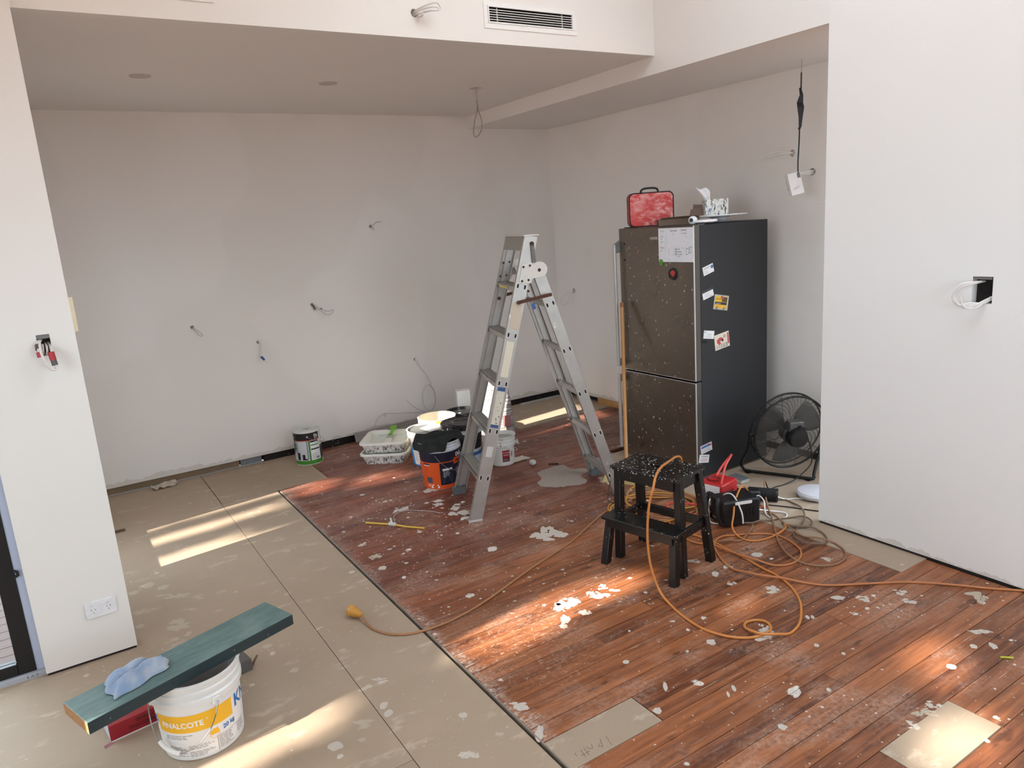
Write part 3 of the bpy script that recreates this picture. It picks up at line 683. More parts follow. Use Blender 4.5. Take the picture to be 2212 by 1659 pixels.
# ---------------------------------------------------------------- ceiling fittings
M_dl = plain('downlight_white', (198, 190, 184), .5)
for (x, y_), lb in (((.643, 4.594), 'flush round downlight in the low ceiling at the left'), ((1.691, 4.602), 'flush round downlight in the middle of the low ceiling')):
    o = thing('downlight', lb, 'downlight', (x, y_, HC-.004), 0, 'downlights in the low ceiling')
    MB().lathe([(.055, .004), (.056, .001), (.052, 0), (.044, .0), (.042, .003)], 40).build('bezel', M_dl, o)
    MB().disc(.0425, .0032, 40, None, True).build('lens', plain('downlight_lens', (188, 178, 174), .35), o, smooth=False)
o = thing('ceiling_cable', 'white cable loop hanging from a hole in the low ceiling', 'cable', (2.726, 4.586, HC))
MB().tube([(0, 0, .05), (.0, .002, -.03), (.0, .0, -.075)], .009, 10).build('sleeve', M_gcab, o)
MB().tube(smooth_path([(0, 0, -.07), (.0, .0, -.13), (-.02, .01, -.2), (-.035, .015, -.28), (-.03, .012, -.315), (-.005, .0, -.305), (.02, -.005, -.26), (.022, -.005, -.2), (.006, 0, -.14), (.002, 0, -.08)], 6), .0034, 7).build('cable_run', plain('darker_grey_cable', (150, 142, 136), .5), o)  # loop in a darker grey than its sleeve

# hanging black flex with a small white box
px, py = 3.93, 2.90
o = thing('hanging_flex', 'black flex wrapped in tape hanging from the alcove ceiling', 'cable', (px, py, 1.90))
MB().tube([(0, 0, HN-1.90), (-.004, 0, HN-1.90-.075)], .003, 7).build('white_lead', M_gcab, o)
MB().tube(smooth_path([(-.004, 0, .525), (-.006, 0, .40), (-.012, 0, .28), (-.016, .0, .14), (-.024, 0, .02), (-.02, 0, -.06)], 6), .0042, 7).build('flex', M_blktape, o)
tw = MB(); zz = [(.44, .004, .006), (.40, -.012, .010), (.36, .004, .018), (.33, -.006, .019), (.28, -.006, .012), (.225, -.002, .008), (.212, .01, .007)]
tw.tube([(-.010+dx*.5, dx, z_) for z_, dx, r_ in zz], [r_ for z_, dx, r_ in zz], 6)
tw.build('tape_wrap', M_blktape, o, smooth=False)
bxm = xform((px-.03, py, 1.84), (.80, -.60, 0), (.58, .76, .28), (-.17, -.23, .96))
o = thing('small_white_box', 'small white carton dangling from the black flex in the alcove', 'box', (px-.03, py-.0, 1.735))
o.rotation_euler = (math.radians(-8), math.radians(-10), math.radians(-20))
M_card = plain('white_card', (222, 221, 220), .6, 0, .02)
MB().box(-.042, .042, -.017, .017, 0, .13).build('carton', M_card, o, smooth=False, bevel=.001)
MB().box(.018, .038, -.0176, -.0168, .095, .125).build('printed_square', plain('grey_print', (104, 106, 110), .6), o, smooth=False)
tx = MB(); text_flat(tx, 'SMART', .014, xform((-.02, -.0176, .03), (.97, 0, .24), (-.24, 0, .97), (0, -1, 0))); tx.build('printed_text', plain('grey_print2', (150, 150, 152), .6), o, smooth=False)
tx = MB(); text_flat(tx, 'light control', .012, xform((-.0424, .006, .035), (0, 0, 1), (0, 1, 0), (-1, 0, 0))); tx.build('printed_text', plain('grey_print', (104, 106, 110), .6), o, smooth=False)
# ---------------------------------------------------------------- aluminium A-frame ladder
M_alu = speckled('weathered_aluminium', (176, 172, 166), (222, 218, 210), .42, .75, 40, .1, var=.1)
M_alu2 = speckled('painted_aluminium', (196, 192, 186), (150, 142, 132), .5, .3, 40, .14, var=.08)
M_rust = plain('rusty_steel', (92, 58, 44), .75, .3, .3, 50)
M_bolt = plain('dark_bolt', (72, 52, 42), .6, .5, .3, 200)
M_slot = plain('slot_dark', (18, 17, 16), .9)
L = thing('step_ladder', 'paint-splashed aluminium step ladder standing open on the boards', 'ladder', (1.894, 3.566, 0), math.atan2(-.299, .955))
def FP(zz, yo): # centre line of the front rails, local x (spread) at height z; yo 0 near .. 1 far
    return Vector((.002+.285*zz, (.0+.042*zz/1.62 if yo == 0 else .515-.062*zz/1.62), zz))
def RP(zz, yo):
    return Vector((.925-.305*zz, (.028+.025*zz/1.4 if yo == 0 else .452-.012*zz/1.4), zz))
def channel(mb, a, b, wdir, w_, inward, fl, t=.0028):
    a = Vector(a); b = Vector(b); d = (b-a).normalized(); wd = Vector(wdir); wd = (wd-d*wd.dot(d)).normalized(); q = Vector((0, inward, 0)); q = (q-d*q.dot(d)).normalized()
    mb.beam(a, b, wd, w_, t, q)
    for s in (-1, 1): mb.beam(a+wd*s*(w_/2-t/2)+q*fl/2, b+wd*s*(w_/2-t/2)+q*fl/2, wd, t, fl, q)
    mb.beam(a+q*.004, b+q*.004, wd, w_*.32, .006, q)
for yo in (0, 1):
    inn = 1 if yo == 0 else -1
    mb = MB(); channel(mb, FP(0, yo), FP(1.613, yo), (1, 0, 0), .074, inn, .027); mb.build('front_rail', M_alu, L, smooth=False)
    mb = MB(); channel(mb, RP(0, yo), RP(1.43, yo), (1, 0, 0), .066, inn, .024); mb.build('rear_rail', M_alu, L, smooth=False)
    # rubber shoes
    f = FP(0, yo); MB().box(f.x-.040, f.x+.042, min(f.y-.003*inn, f.y+.031*inn), max(f.y-.003*inn, f.y+.031*inn), 0, .014 if yo == 0 else .05).build('foot', plain('grey_rubber', (88, 92, 94), .8) if yo else M_alu2, L, bevel=.002)
    f = RP(0, yo); MB().box(f.x-.038, f.x+.036, min(f.y-.003*inn, f.y+.028*inn), max(f.y-.003*inn, f.y+.028*inn), 0, .04 if yo else .012).build('foot', plain('grey_rubber', (88, 92, 94), .8), L, bevel=.002)
def oval(mb, c, along, across, nrm, h=.026, w_=.012):
    T_ = xform(c, across, along, nrm); mb.prism(rrect(w_, h, w_*.48), 0, .0012, T_)
def slots(P0, P1, sep):
    d = (P1-P0).normalized(); n = Vector((0, -1, 0)); ac = d.cross(n).normalized()
    for s in (-1, 1):
        c = P0+ac*s*sep
        r_ = MB(); oval(r_, c+n*.0015, d, ac, n, .033, .019); rim = r_.build('slot_rim', M_alu2, L, smooth=False)
        k_ = MB(); oval(k_, c+n*.0028, d, ac, n, .024, .010); k_.build('slot', M_slot, rim, smooth=False)
for zz in (.262, .532, .803, 1.073, 1.342):
    a, b = FP(zz, 0), FP(zz, 1)
    mb = MB(); mb.box(a.x-.036, a.x+.036, a.y+.002, b.y-.002, zz-.003, zz)
    mb.box(a.x-.036, a.x-.033, a.y+.002, b.y-.002, zz-.030, zz); mb.box(a.x+.033, a.x+.036, a.y+.002, b.y-.002, zz-.022, zz)
    for s in (-.024, -.012, 0, .012, .024): mb.box(a.x+s-.0022, a.x+s+.0022, a.y+.003, b.y-.003, zz, zz+.0025)
    mb.build('step', M_alu, L, smooth=False)
    slots(FP(zz-.004, 0), FP(zz+.02, 0), .021)
for zz in (.15, .418, .683, .95, 1.226):
    a, b = RP(zz, 0), RP(zz, 1)
    mb = MB(); mb.beam(a+Vector((0, .002, 0)), b-Vector((0, .002, 0)), (1, 0, -.25), .05, .003)
    mb.beam(a+Vector((-.024, .002, -.006)), b+Vector((-.024, -.002, -.006)), (.2, 0, 1), .026, .003)
    for s in (-.014, 0, .014): mb.beam(a+Vector((s, .003, .0025-.25*s)), b+Vector((s, -.003, .0025-.25*s)), (1, 0, -.25), .004, .004)
    mb.build('rung', M_alu, L, smooth=False)
    slots(RP(zz-.004, 0), RP(zz+.02, 0), .019)
# top cap and its plate
a, b = FP(1.6, 0), FP(1.6, 1)
mb = MB(); mb.box(a.x-.042, a.x+.050, a.y-.004, b.y+.004, 1.612, 1.620); mb.build('top_plate', M_alu2, L, smooth=False, bevel=.001)
mb = MB(); mb.beam(FP(1.535, 0)+Vector((-.040, .0, 0)), FP(1.612, 0)+Vector((-.040, 0, 0)), (0, 1, 0), .0, .0)
mb = MB(); pA, pB, pC, pD = FP(1.535, 0), FP(1.535, 1), FP(1.613, 1), FP(1.613, 0); q = Vector((-.0375, 0, 0))
mb.add([pA+q, pB+q, pC+q, pD+q, pA+q*.9, pB+q*.9, pC+q*.9, pD+q*.9], [(0, 1, 2, 3), (7, 6, 5, 4), (0, 4, 5, 1), (1, 5, 6, 2), (2, 6, 7, 3), (3, 7, 4, 0)])
mb.build('cap_front', plain('grey_cap_plate', (158, 154, 146), .55, .5), L, smooth=False)
# hinge plates on both sides
for yo, yy in ((0, -1), (1, 1)):
    y0 = FP(1.42, yo).y+.0015*yy; y1 = y0+.005*yy
    pl_ = [(.383, 1.352), (.372, 1.364), (.392, 1.453), (.402, 1.462)]
    for k in range(9):
        a_ = math.radians(90-k*20); pl_.append((.497+.045*math.cos(a_), 1.424+.045*math.sin(a_)))
    pl_ += [(.452, 1.377), (.440, 1.352)]
    T_ = xform((0, 0, 0), (1, 0, 0), (0, 0, 1), (0, -1, 0))
    MB().prism(pl_, -max(y0, y1), -min(y0, y1), T_).build('hinge_plate', plain('pale_hinge_plate', (206, 200, 192), .5, .2, .1, 60), L, smooth=False, bevel=.001)
    for bx_, bz_, br_ in ((.402, 1.446, .007), (.440, 1.451, .007), (.389, 1.368, .007), (.427, 1.371, .007), (.494, 1.422, .010)):
        T_ = xform((bx_, y1, bz_), (1, 0, 0), (0, 0, 1), (0, -1, 0)); MB().cyl(br_, br_*.7, 0 if yo == 0 else -.004, .004 if yo == 0 else 0, 10, T_).build('bolt', M_bolt, L)
# bolts on the inside of the far front rail
for bx_, bz_ in ((-.018, 1.455), (.018, 1.458), (-.022, 1.375), (.016, 1.378)):
    f = FP(bz_, 1); T_ = xform((f.x+bx_, f.y-.008, f.z), (1, 0, 0), (0, 0, 1), (0, -1, 0)); MB().cyl(.006, .005, 0, .003, 10, T_).build('bolt', M_bolt, L)
f = FP(1.24, 1); MB().cyl(.011, .010, 0, .004, 12, xform((f.x, f.y-.008, f.z), (1, 0, 0), (0, 0, 1), (0, -1, 0))).build('bolt', M_rust, L)
f = RP(1.27, 1); MB().cyl(.008, .008, 0, .004, 12, xform((f.x, f.y-.008, f.z), (1, 0, 0), (0, 0, 1), (0, -1, 0))).build('bolt', M_bolt, L)
# spreader bars
for yo, s in ((0, -1), (1, 1)):
    a = Vector((FP(1.252, yo).x-.006, FP(1.252, yo).y+.007*s, 1.250)); b = Vector((.552, RP(1.28, yo).y+.012*s-.03*(yo == 0), 1.281))
    MB().beam(a, b, (0, 0, 1), .019, .005).build('spreader_bar', M_rust, L, smooth=False)
    MB().cyl(.010, .009, 0, .006, 12, xform(a+Vector((.004, .003*s, 0)), (1, 0, 0), (0, 0, 1), (0, s, 0))).build('bolt', M_rust, L)
# locking lever near the top
a = FP(1.57, 0)+Vector((.012, -.004, 0)); MB().cyl(.013, .011, 0, .008, 12, xform(a, (1, 0, 0), (0, 0, 1), (0, -1, 0))).build('lever_knob', M_bolt, L)
MB().beam(a+Vector((.0, -.006, 0)), a+Vector((.004, -.010, -.105)), (1, 0, 0), .021, .003).build('lever_arm', plain('dark_worn_steel', (104, 98, 92), .4, .6, .3, 60), L, smooth=False, bevel=.001)
# stickers on the near front rail
def sticker(name, z0, z1, w_, mat, off=0.0, x=0.0):
    a, b = FP(z0, 0)+Vector((x, -.0022-off, 0)), FP(z1, 0)+Vector((x, -.0022-off, 0))
    return MB().beam(a, b, (1, 0, 0), w_, .0006).build(name, mat, L, smooth=False)
sticker('sticker', .835, 1.035, .044, plain('cream_sticker', (214, 206, 184), .7, 0, .06, 90))
sticker('sticker', .565, .755, .046, speckled('worn_instruction_sticker', (206, 200, 182), (86, 84, 84), .7, 0, 110, .42, stretch=(1, 1, .5)))
sticker('sticker', .757, .778, .046, plain('blue_sticker', (54, 82, 132), .6, 0, .2, 200))
sticker('sticker', .548, .566, .046, plain('blue_sticker', (54, 82, 132), .6, 0, .2, 200))
sticker('sticker', .38, .44, .036, plain('pale_label_patch', (196, 192, 186), .6))
a, b = FP(1.10, 0), FP(1.25, 0)
st = MB(); st.beam(a+Vector((.006, -.0021, 0)), b+Vector((-.006, -.0021, 0)), (1, 0, 0), .058, .0004)
st.build('rust_stain', speckled('rust_run', (196, 180, 160), (176, 120, 58), .6, .2, 22, .4, stretch=(1, 1, .25), soft=.25), L, smooth=False)
tag(MB().beam((.452, .06, 1.235), (.462, .062, 1.20), (1, 0, 0), .018, .001).build('blue_tape', M_bluetape, L, smooth=False))
MB().box(FP(1.335, 0).x-.0375, FP(1.335, 0).x-.0368, .2, .4, 1.318, 1.330).build('yellow_label', plain('yellow_label', (206, 180, 96), .6), L, smooth=False)

# ---------------------------------------------------------------- black step stool
M_stool = speckled('black_stain_with_paint_specks', (13, 12, 12), (214, 208, 200), .36, 0, 120, .14, var=.25)
M_stool_top = speckled('black_stain_heavily_specked', (15, 14, 14), (220, 214, 206), .34, 0, 110, .34, var=.3)
# local frame: x to the back (away from the lower step), y along the step
su = Vector((-.145, .989, 0)); su = Vector((2.136-2.222, 2.676-2.288, 0)).normalized(); sv = Vector((su.y, -su.x, 0))
S = thing('step_stool', 'black two-step wooden stool flecked with white paint', 'stool', (2.222, 2.284, 0), math.atan2(sv.y, sv.x))
LN = .398; DP = .325
def leg(x0, y0, x1, y1, z1):
    mb = MB(); a = Vector((x0, y0, 0)); b = Vector((x1, y1, z1))
    h = .019
    mb.add([a+Vector((i*h, j*h, 0)) for i, j in ((-1, -1), (1, -1), (1, 1), (-1, 1))]+[b+Vector((i*h, j*h, 0)) for i, j in ((-1, -1), (1, -1), (1, 1), (-1, 1))],
           [(0, 3, 2, 1), (4, 5, 6, 7), (0, 1, 5, 4), (1, 2, 6, 5), (2, 3, 7, 6), (3, 0, 4, 7)])
    return mb
sx0, sx1, sy0, sy1 = .052, .282, .03, LN-.03          # seat outline
# front legs stop under the lower step, two inner posts carry on up to the seat
for yb, yt in ((.0, .03), (LN, LN-.03)):
    leg(.0, yb, .035, yb+(yt-yb)*.5, .232).build('leg', M_stool, S, smooth=False, bevel=.003)
    leg(.098, yb+(yt-yb)*.55, .098, yt, .482).build('post', M_stool, S, smooth=False, bevel=.003)
    leg(DP, yb, .262, yt, .482).build('leg', M_stool, S, smooth=False, bevel=.003)
for yy in (.016, LN-.016):
    MB().beam((.02, yy, .212), (.305, yy, .212), (0, 0, 1), .042, .018).build('side_rail', M_stool, S, smooth=False, bevel=.002)
    MB().beam((.085, yy+(.014 if yy < .2 else -.014), .455), (.27, yy+(.014 if yy < .2 else -.014), .455), (0, 0, 1), .05, .016).build('side_rail', M_stool, S, smooth=False, bevel=.002)
MB().beam((.297, .02, .212), (.297, LN-.02, .212), (0, 0, 1), .042, .018).build('back_rail', M_stool, S, smooth=False, bevel=.002)
MB().beam((.012, .01, .215), (.012, LN-.01, .215), (0, 0, 1), .04, .016).build('front_rail', M_stool, S, smooth=False, bevel=.002)
for xx in (.078, .268): MB().beam((xx, .04, .455), (xx, LN-.04, .455), (0, 0, 1), .05, .016).build('apron', M_stool, S, smooth=False, bevel=.002)
MB().box(-.006, .112, -.014, LN+.014, .233, .251).build('lower_step', M_stool, S, smooth=False, bevel=.004)
seat = MB().box(sx0, sx1+.012, .006, LN-.006, .482, .5).build('seat', M_stool_top, S, smooth=False)
sl = MB().prism(rrect(.034, .11, .016, 6, .172, LN/2), .4, .6)
sm = MB()
cut_me = seat
m_ = seat.modifiers.new('c', 'BOOLEAN'); co_ = bpy.data.objects.new('cutter', sl.mesh('c')); col.objects.link(co_); m_.object = co_; m_.operation = 'DIFFERENCE'; m_.solver = 'EXACT'
co_.matrix_world = S.matrix_basis.copy()
bpy.context.view_layer.update()
me_ = bpy.data.meshes.new_from_object(seat.evaluated_get(bpy.context.evaluated_depsgraph_get()))
seat.modifiers.clear(); seat.data = me_; bpy.data.objects.remove(co_)
bv = seat.modifiers.new('bevel', 'BEVEL'); bv.width = .003; bv.segments = 2; bv.limit_method = 'ANGLE'
# ---------------------------------------------------------------- plank, cloth, boxes and the big plaster pail
M_white_pl = plain('white_pail_plastic', (228, 227, 224), .35, 0, .03)
def rlin(r0, r1, h): return lambda z: r0+(r1-r0)*z/h
def pail(name, label, loc, r0, r1, h, mat, rz, group=None, rim_h=.05, cat='bucket', inner=None, wall=.003):
    """a tapered plastic pail with a ribbed collar; returns its empty and its radius function"""
    o = thing(name, label, cat, (loc[0], loc[1], loc[2] if len(loc) > 2 else 0), rz, group)
    hb = h-rim_h; rf = rlin(r0, r1, h)
    k = rim_h/.07
    prof = [(r0-.012, .004), (r0-.004, 0), (r0, .004), (rf(hb), hb), (rf(hb)+.009, hb+.004*k), (rf(hb)+.010, hb+.020*k), (rf(hb)+.004, hb+.024*k), (rf(hb)+.004, hb+.034*k),
            (rf(hb)+.008, hb+.036*k), (rf(hb)+.008, hb+.044*k), (rf(hb)+.004, hb+.047*k), (rf(h)+.004, h-.006*k), (rf(h)+.009, h-.004*k), (rf(h)+.009, h), (rf(h)-.001, h), (rf(h)-wall, h-.004)]
    prof += [(r0-wall, .012)]
    MB().lathe(prof, 56).disc(r0-wall, .012, 56).disc(r0-.012, .004, 56, None, True).build('body', mat, o)
    return o, rf
def handle_wire(o, r, z, drop, a_c=0.0, mat=None, name='handle', rw=.0022, out=.006, n=22, top=False, spread=PI/2):
    pts = []
    for k in range(n+1):
        t = -1+2*k/n; a = a_c+t*spread
        zz = z-drop*math.cos(t*PI/2)**.9 if not top else z
        rr = r+out+.01*math.cos(t*PI/2)
        pts.append((rr*math.sin(a), -rr*math.cos(a), zz))
    return MB().tube(smooth_path(pts, 2), rw, 7).build(name, mat or plain('handle_wire', (150, 148, 144), .35, .8), o)
def text_lines(mb, rfun, a0, z0, n, w_, dz, seed=1, hh=.0016, lift=.0011):
    rr = random.Random(seed)
    for k in range(n):
        zz = z0-dz*k; ww = w_*rr.uniform(.6, 1)
        x = 0
        while x < ww:
            seg = min(rr.uniform(.006, .02), ww-x+.003); r = rfun(zz)+lift
            patch_wrap(mb, lambda q: r, a0+x/r, a0+(x+seg)/r, zz, zz+hh, 0, 2, 1); x += seg+.003
bx0, by0 = .213, 2.570
o, rf = pail('plaster_pail', 'white plaster pail with a yellow band under the green plank', (bx0, by0), .131, .146, .288, M_white_pl, face_cam(bx0, by0), rim_h=.085)
M_yel = plain('yellow_label_print', (243, 184, 36), .45, 0, .03)
M_blu = plain('blue_label_print', (34, 112, 178), .45, 0, .03)
M_wht = plain('white_label_print', (240, 238, 232), .5, 0, .02)
M_lab = plain('white_label_paper', (230, 229, 228), .5, 0, .02)
M_txt = plain('grey_small_print', (108, 106, 106), .6, 0, .02)
patch_wrap(MB(), rf, -1.6, 1.6, .012, .205, .0004, 40, 6).build('label', M_lab, o)
patch_wrap(MB(), rf, -1.20, .76, .112, .178, .0009, 30, 4).build('yellow_band', M_yel, o)
tx = MB(); text_wrap(tx, 'FINALCOTE', .0290, rf, -1.04, .132, bold=.0009, lift=.0016, fit=.147); text_wrap(tx, '®', .010, rf, .07, .148, lift=.0016); tx.build('band_lettering', M_wht, o, smooth=False)
tx = MB(); text_wrap(tx, 'KN', .066, rf, .84, .130, bold=.0012, lift=.0014); text_wrap(tx, '20 kg', .022, rf, .44, .082, bold=.0007, lift=.0014, skew=.08)
text_wrap(tx, 'F', .06, rf, -1.42, .122, bold=.0012, lift=.0014); tx.build('blue_lettering', M_blu, o, smooth=False)
tl = MB()
text_lines(tl, rf, -1.0, .100, 3, .10, .006, 2); text_lines(tl, rf, -.95, .055, 7, .065, .0058, 3); text_lines(tl, rf, -.42, .058, 3, .09, .006, 4); text_lines(tl, rf, -.42, .034, 4, .08, .0055, 5)
text_lines(tl, rf, .30, .062, 10, .055, .0048, 6); text_lines(tl, rf, .86, .062, 7, .05, .0052, 8)
patch_wrap(tl, rf, .265, .275, .012, .068, .0011, 1, 3); patch_wrap(tl, rf, .265, 1.3, .0675, .0685, .0011, 12, 1)
tl.build('small_print', M_txt, o, smooth=False)
lg = MB(); outline = [(-.016, .002), (-.012, .010), (-.005, .013), (.0, .016), (.006, .013), (.010, .017), (.014, .008), (.016, 0), (.011, -.008), (.004, -.006), (-.003, -.004), (-.010, -.007)]
def wrap_poly(mb, poly, ang, z, lift):
    b_ = [(0, 0)]+poly; r = rf(z)+lift; n = len(poly)
    mb.add([(r*math.sin(ang+x/r), -r*math.cos(ang+x/r), z+y_) for x, y_ in b_], [(0, 1+k, 1+(k+1) % n) for k in range(n)])
wrap_poly(lg, outline, .22, .086, .0014); lg.build('map_emblem', M_yel, o, smooth=False)
rg = MB()
for k in range(24):
    a0, a1 = 2*PI*k/24, 2*PI*(k+1)/24; r = rf(.076)+.0014
    q = [(.016*math.cos(a0), .016*math.sin(a0)), (.016*math.cos(a1), .016*math.sin(a1)), (.0172*math.cos(a1), .0172*math.sin(a1)), (.0172*math.cos(a0), .0172*math.sin(a0))]
    rg.add([(r*math.sin(.22+x/r), -r*math.cos(.22+x/r), .082+y_) for x, y_ in q], [(0, 1, 2, 3)])
rg.build('emblem_ring', M_yel, o, smooth=False)
# the wire handle hangs down on the camera side
hp = []
for a, z, e in ((.36, .205, .012), (.33, .19, .018), (.22, .15, .022), (.06, .11, .024), (-.18, .078, .026), (-.42, .060, .026), (-.58, .056, .026), (-.80, .062, .026), (-1.05, .085, .026), (-1.22, .11, .024), (-1.38, .15, .02), (-1.45, .19, .016), (-1.47, .208, .012)):
    r = rf(z)+e; hp.append((r*math.sin(a), -r*math.cos(a), z))
MB().tube(smooth_path(hp, 6), .0021, 8).build('handle', plain('handle_wire', (150, 148, 144), .35, .8), o)
gp = []
for a, z, e in ((-.56, .054, .026), (-.68, .058, .026), (-.80, .065, .026), (-.92, .075, .026), (-1.04, .088, .025)):
    r = rf(z)+e; gp.append((r*math.sin(a), -r*math.cos(a), z))
MB().tube(smooth_path(gp, 3), .0075, 10).build('hand_grip', M_white_pl, o)
for a in (.36, -1.47):
    r = rf(.205)
    T_ = xform((r*math.sin(a), -r*math.cos(a), .207), (math.cos(a), math.sin(a), 0), (0, 0, 1), (math.sin(a), -math.cos(a), 0))
    MB().prism(rrect(.03, .026, .006), 0, .012, T_).build('handle_lug', M_white_pl, o, bevel=.002)
MB().disc(rf(.1)-.004, .10, 40).build('contents', plain('dark_residue', (40, 38, 36), .8), o, smooth=False)

# green plank resting across the pail
def plank_mat():
    m, t, b = newmat('green_stained_plank')
    tc = t.nodes.new('ShaderNodeTexCoord').outputs['Object']
    n1 = noise(t, mapping(t, tc, (3, 14, 14)), 2.2, 5, .62, .6); n2 = noise(t, mapping(t, tc, (8, 60, 60)), 3, 4, .6); n3 = noise(t, tc, 7, 3)
    c = mixc(t, n1, srgb(52, 78, 80), srgb(124, 150, 146))
    c = mixc(t, ramp(t, n2, .45, .8, 0, .5), c, srgb(46, 62, 66)); c = mixc(t, ramp(t, n3, .5, .75, 0, .3), c, srgb(140, 158, 150))
    sep = nd(t, 'ShaderNodeSeparateXYZ', i_0=nd(t, 'ShaderNodeNewGeometry').outputs['Normal'])
    t.links.new(c, b.inputs['Base Color']); b.inputs['Roughness'].default_value = .48
    bump(t, b, n2, .2, .002); return m
def plank_edge_mat():
    m, t, b = newmat('dark_painted_plank_edge')
    tc = t.nodes.new('ShaderNodeTexCoord').outputs['Object']
    n2 = noise(t, mapping(t, tc, (6, 60, 60)), 3, 4, .6); n4 = noise(t, tc, 40, 4, .7)
    c = mixc(t, n2, srgb(18, 32, 36), srgb(44, 62, 66)); c = mixc(t, ramp(t, n4, .68, .76), c, srgb(150, 110, 72))
    t.links.new(c, b.inputs['Base Color']); b.inputs['Roughness'].default_value = .55; bump(t, b, n2, .3, .002); return m
def raw_end_mat():
    m, t, b = newmat('raw_pine_end_grain')
    tc = t.nodes.new('ShaderNodeTexCoord').outputs['Object']
    n1 = noise(t, mapping(t, tc, (1, 8, 60)), 4, 5, .6, .8)
    t.links.new(mixc(t, n1, srgb(118, 70, 36), srgb(216, 164, 110)), b.inputs['Base Color']); b.inputs['Roughness'].default_value = .8; return m
cA, cB, cC, cD = Vector((-.175, 2.523)), Vector((-.107, 2.359)), Vector((.575, 2.591)), Vector((.517, 2.763))
ctr = (cA+cB+cC+cD)/4; dl = ((cC+cD)-(cA+cB)).normalized(); ln_ = ((cC+cD)-(cA+cB)).length/2; wd_ = .178
o = thing('wooden_plank', 'green-stained timber plank laid across the plaster pail', 'plank', (ctr.x, ctr.y, .288), math.atan2(dl.y, dl.x))
M_plank, M_pedge, M_end = plank_mat(), plank_edge_mat(), raw_end_mat()
pb = MB().box(-ln_/2, ln_/2, -wd_/2, wd_/2, 0, .041)
po = pb.build('board', M_plank, o, smooth=False, bevel=.0025)
po.data.materials.append(M_pedge); po.data.materials.append(M_end)
for pg in po.data.polygons:
    n = pg.normal
    pg.material_index = 0 if n.z > .5 else (2 if n.x < -.5 else 1)
for (nx, ny, nz) in ((.12, -wd_/2-.0005, .022), (-.30, -wd_/2-.0005, .018), (.255, -wd_/2-.0005, .012)):
    MB().cyl(.003, .002, 0, .0008, 8, xform((nx, ny, nz), (1, 0, 0), (0, 0, 1), (0, -1, 0))).build('nail_head', M_steel, o)
# microfibre cloth on the plank
def cloth_obj(name, label, loc, rz, sx, sy, hfun, mat, thick=.006, nx=56, ny=44, edge=None):
    vs_ = []; fs = []
    for j in range(ny+1):
        for i in range(nx+1):
            u_, v_ = i/nx*2-1, j/ny*2-1
            x, y_ = (edge(u_, v_) if edge else (u_*sx/2, v_*sy/2))
            vs_.append((x, y_, hfun(u_, v_)))
    for j in range(ny):
        for i in range(nx):
            b_ = j*(nx+1)+i; fs.append((b_, b_+1, b_+nx+2, b_+nx+1))
    mb = MB().add(vs_, fs); me = mb.mesh(name); me.shade_smooth()
    o_ = bpy.data.objects.new(name, me); col.objects.link(o_); o_.location = loc; o_.rotation_euler = (0, 0, rz); me.materials.append(mat)
    m = o_.modifiers.new('solid', 'SOLIDIFY'); m.thickness = thick; m.offset = 1
    m = o_.modifiers.new('sub', 'SUBSURF'); m.levels = 1; m.render_levels = 1
    return o_
def cloth_mat(name, rgb, rgb2, fuzz=500, sheen=.3):
    m, t, b = newmat(name); tc = t.nodes.new('ShaderNodeTexCoord').outputs['Object']
    n1 = noise(t, tc, 18, 4, .6); n2 = noise(t, tc, fuzz, 2)
    c = mixc(t, ramp(t, n1, .35, .7), srgb(*rgb), srgb(*rgb2)); c = mixc(t, mth(t, 'MULTIPLY', n2, .3), c, srgb(*[int(q*.7) for q in rgb]))
    t.links.new(c, b.inputs['Base Color']); b.inputs['Roughness'].default_value = .95
    b.inputs['Sheen Weight'].default_value = sheen; bump(t, b, n2, .8, .003); return m
M_mf = cloth_mat('blue_microfibre', (140, 164, 196), (182, 190, 200), 420)
def mf_edge(u_, v_):
    # rounded, lopsided outline with a rolled fold along the front right
    r = (abs(u_)**4+abs(v_)**4)**.25 if (u_ or v_) else 0
    k = max(abs(u_), abs(v_)); k = r and k/r or 1
    x = u_*.098*(.72+.28*k)+.012*v_; y_ = v_*.052*(.75+.25*k)*(1-.12*u_)
    return x+.006*math.sin(5*v_+2*u_), y_+.005*math.sin(6*u_)
def mf_h(u_, v_):
    e = max(abs(u_), abs(v_)); d = max(0, 1-e**8)
    ridge = .032*math.exp(-((v_+.50-.16*u_)/.20)**2)*max(0, min(1, (u_+.9)*1.6))
    back = .034*math.exp(-((v_-.35)/.5)**2)*math.exp(-((u_+.05)/.6)**2)
    left = .020*math.exp(-((u_+.68)/.28)**2)
    valley = -.010*math.exp(-((v_+.12-.12*u_)/.10)**2)
    wr = .003*math.sin(7*u_+4*v_)+.0018*math.sin(11*v_-5*u_)
    return .001+d*max(0, .012+ridge+back+left+valley+wr)
tag(cloth_obj('cleaning_cloth', '', (.0, 0, 0), 0, .2, .1, mf_h, M_mf, .004, edge=mf_edge), 'folded pale blue microfibre cloth lying on the green plank', 'cloth')
cl = bpy.data.objects['cleaning_cloth']; cl.location = (.045, 2.523, .3295); cl.rotation_euler = (0, 0, math.atan2(dl.y, dl.x)+.10)

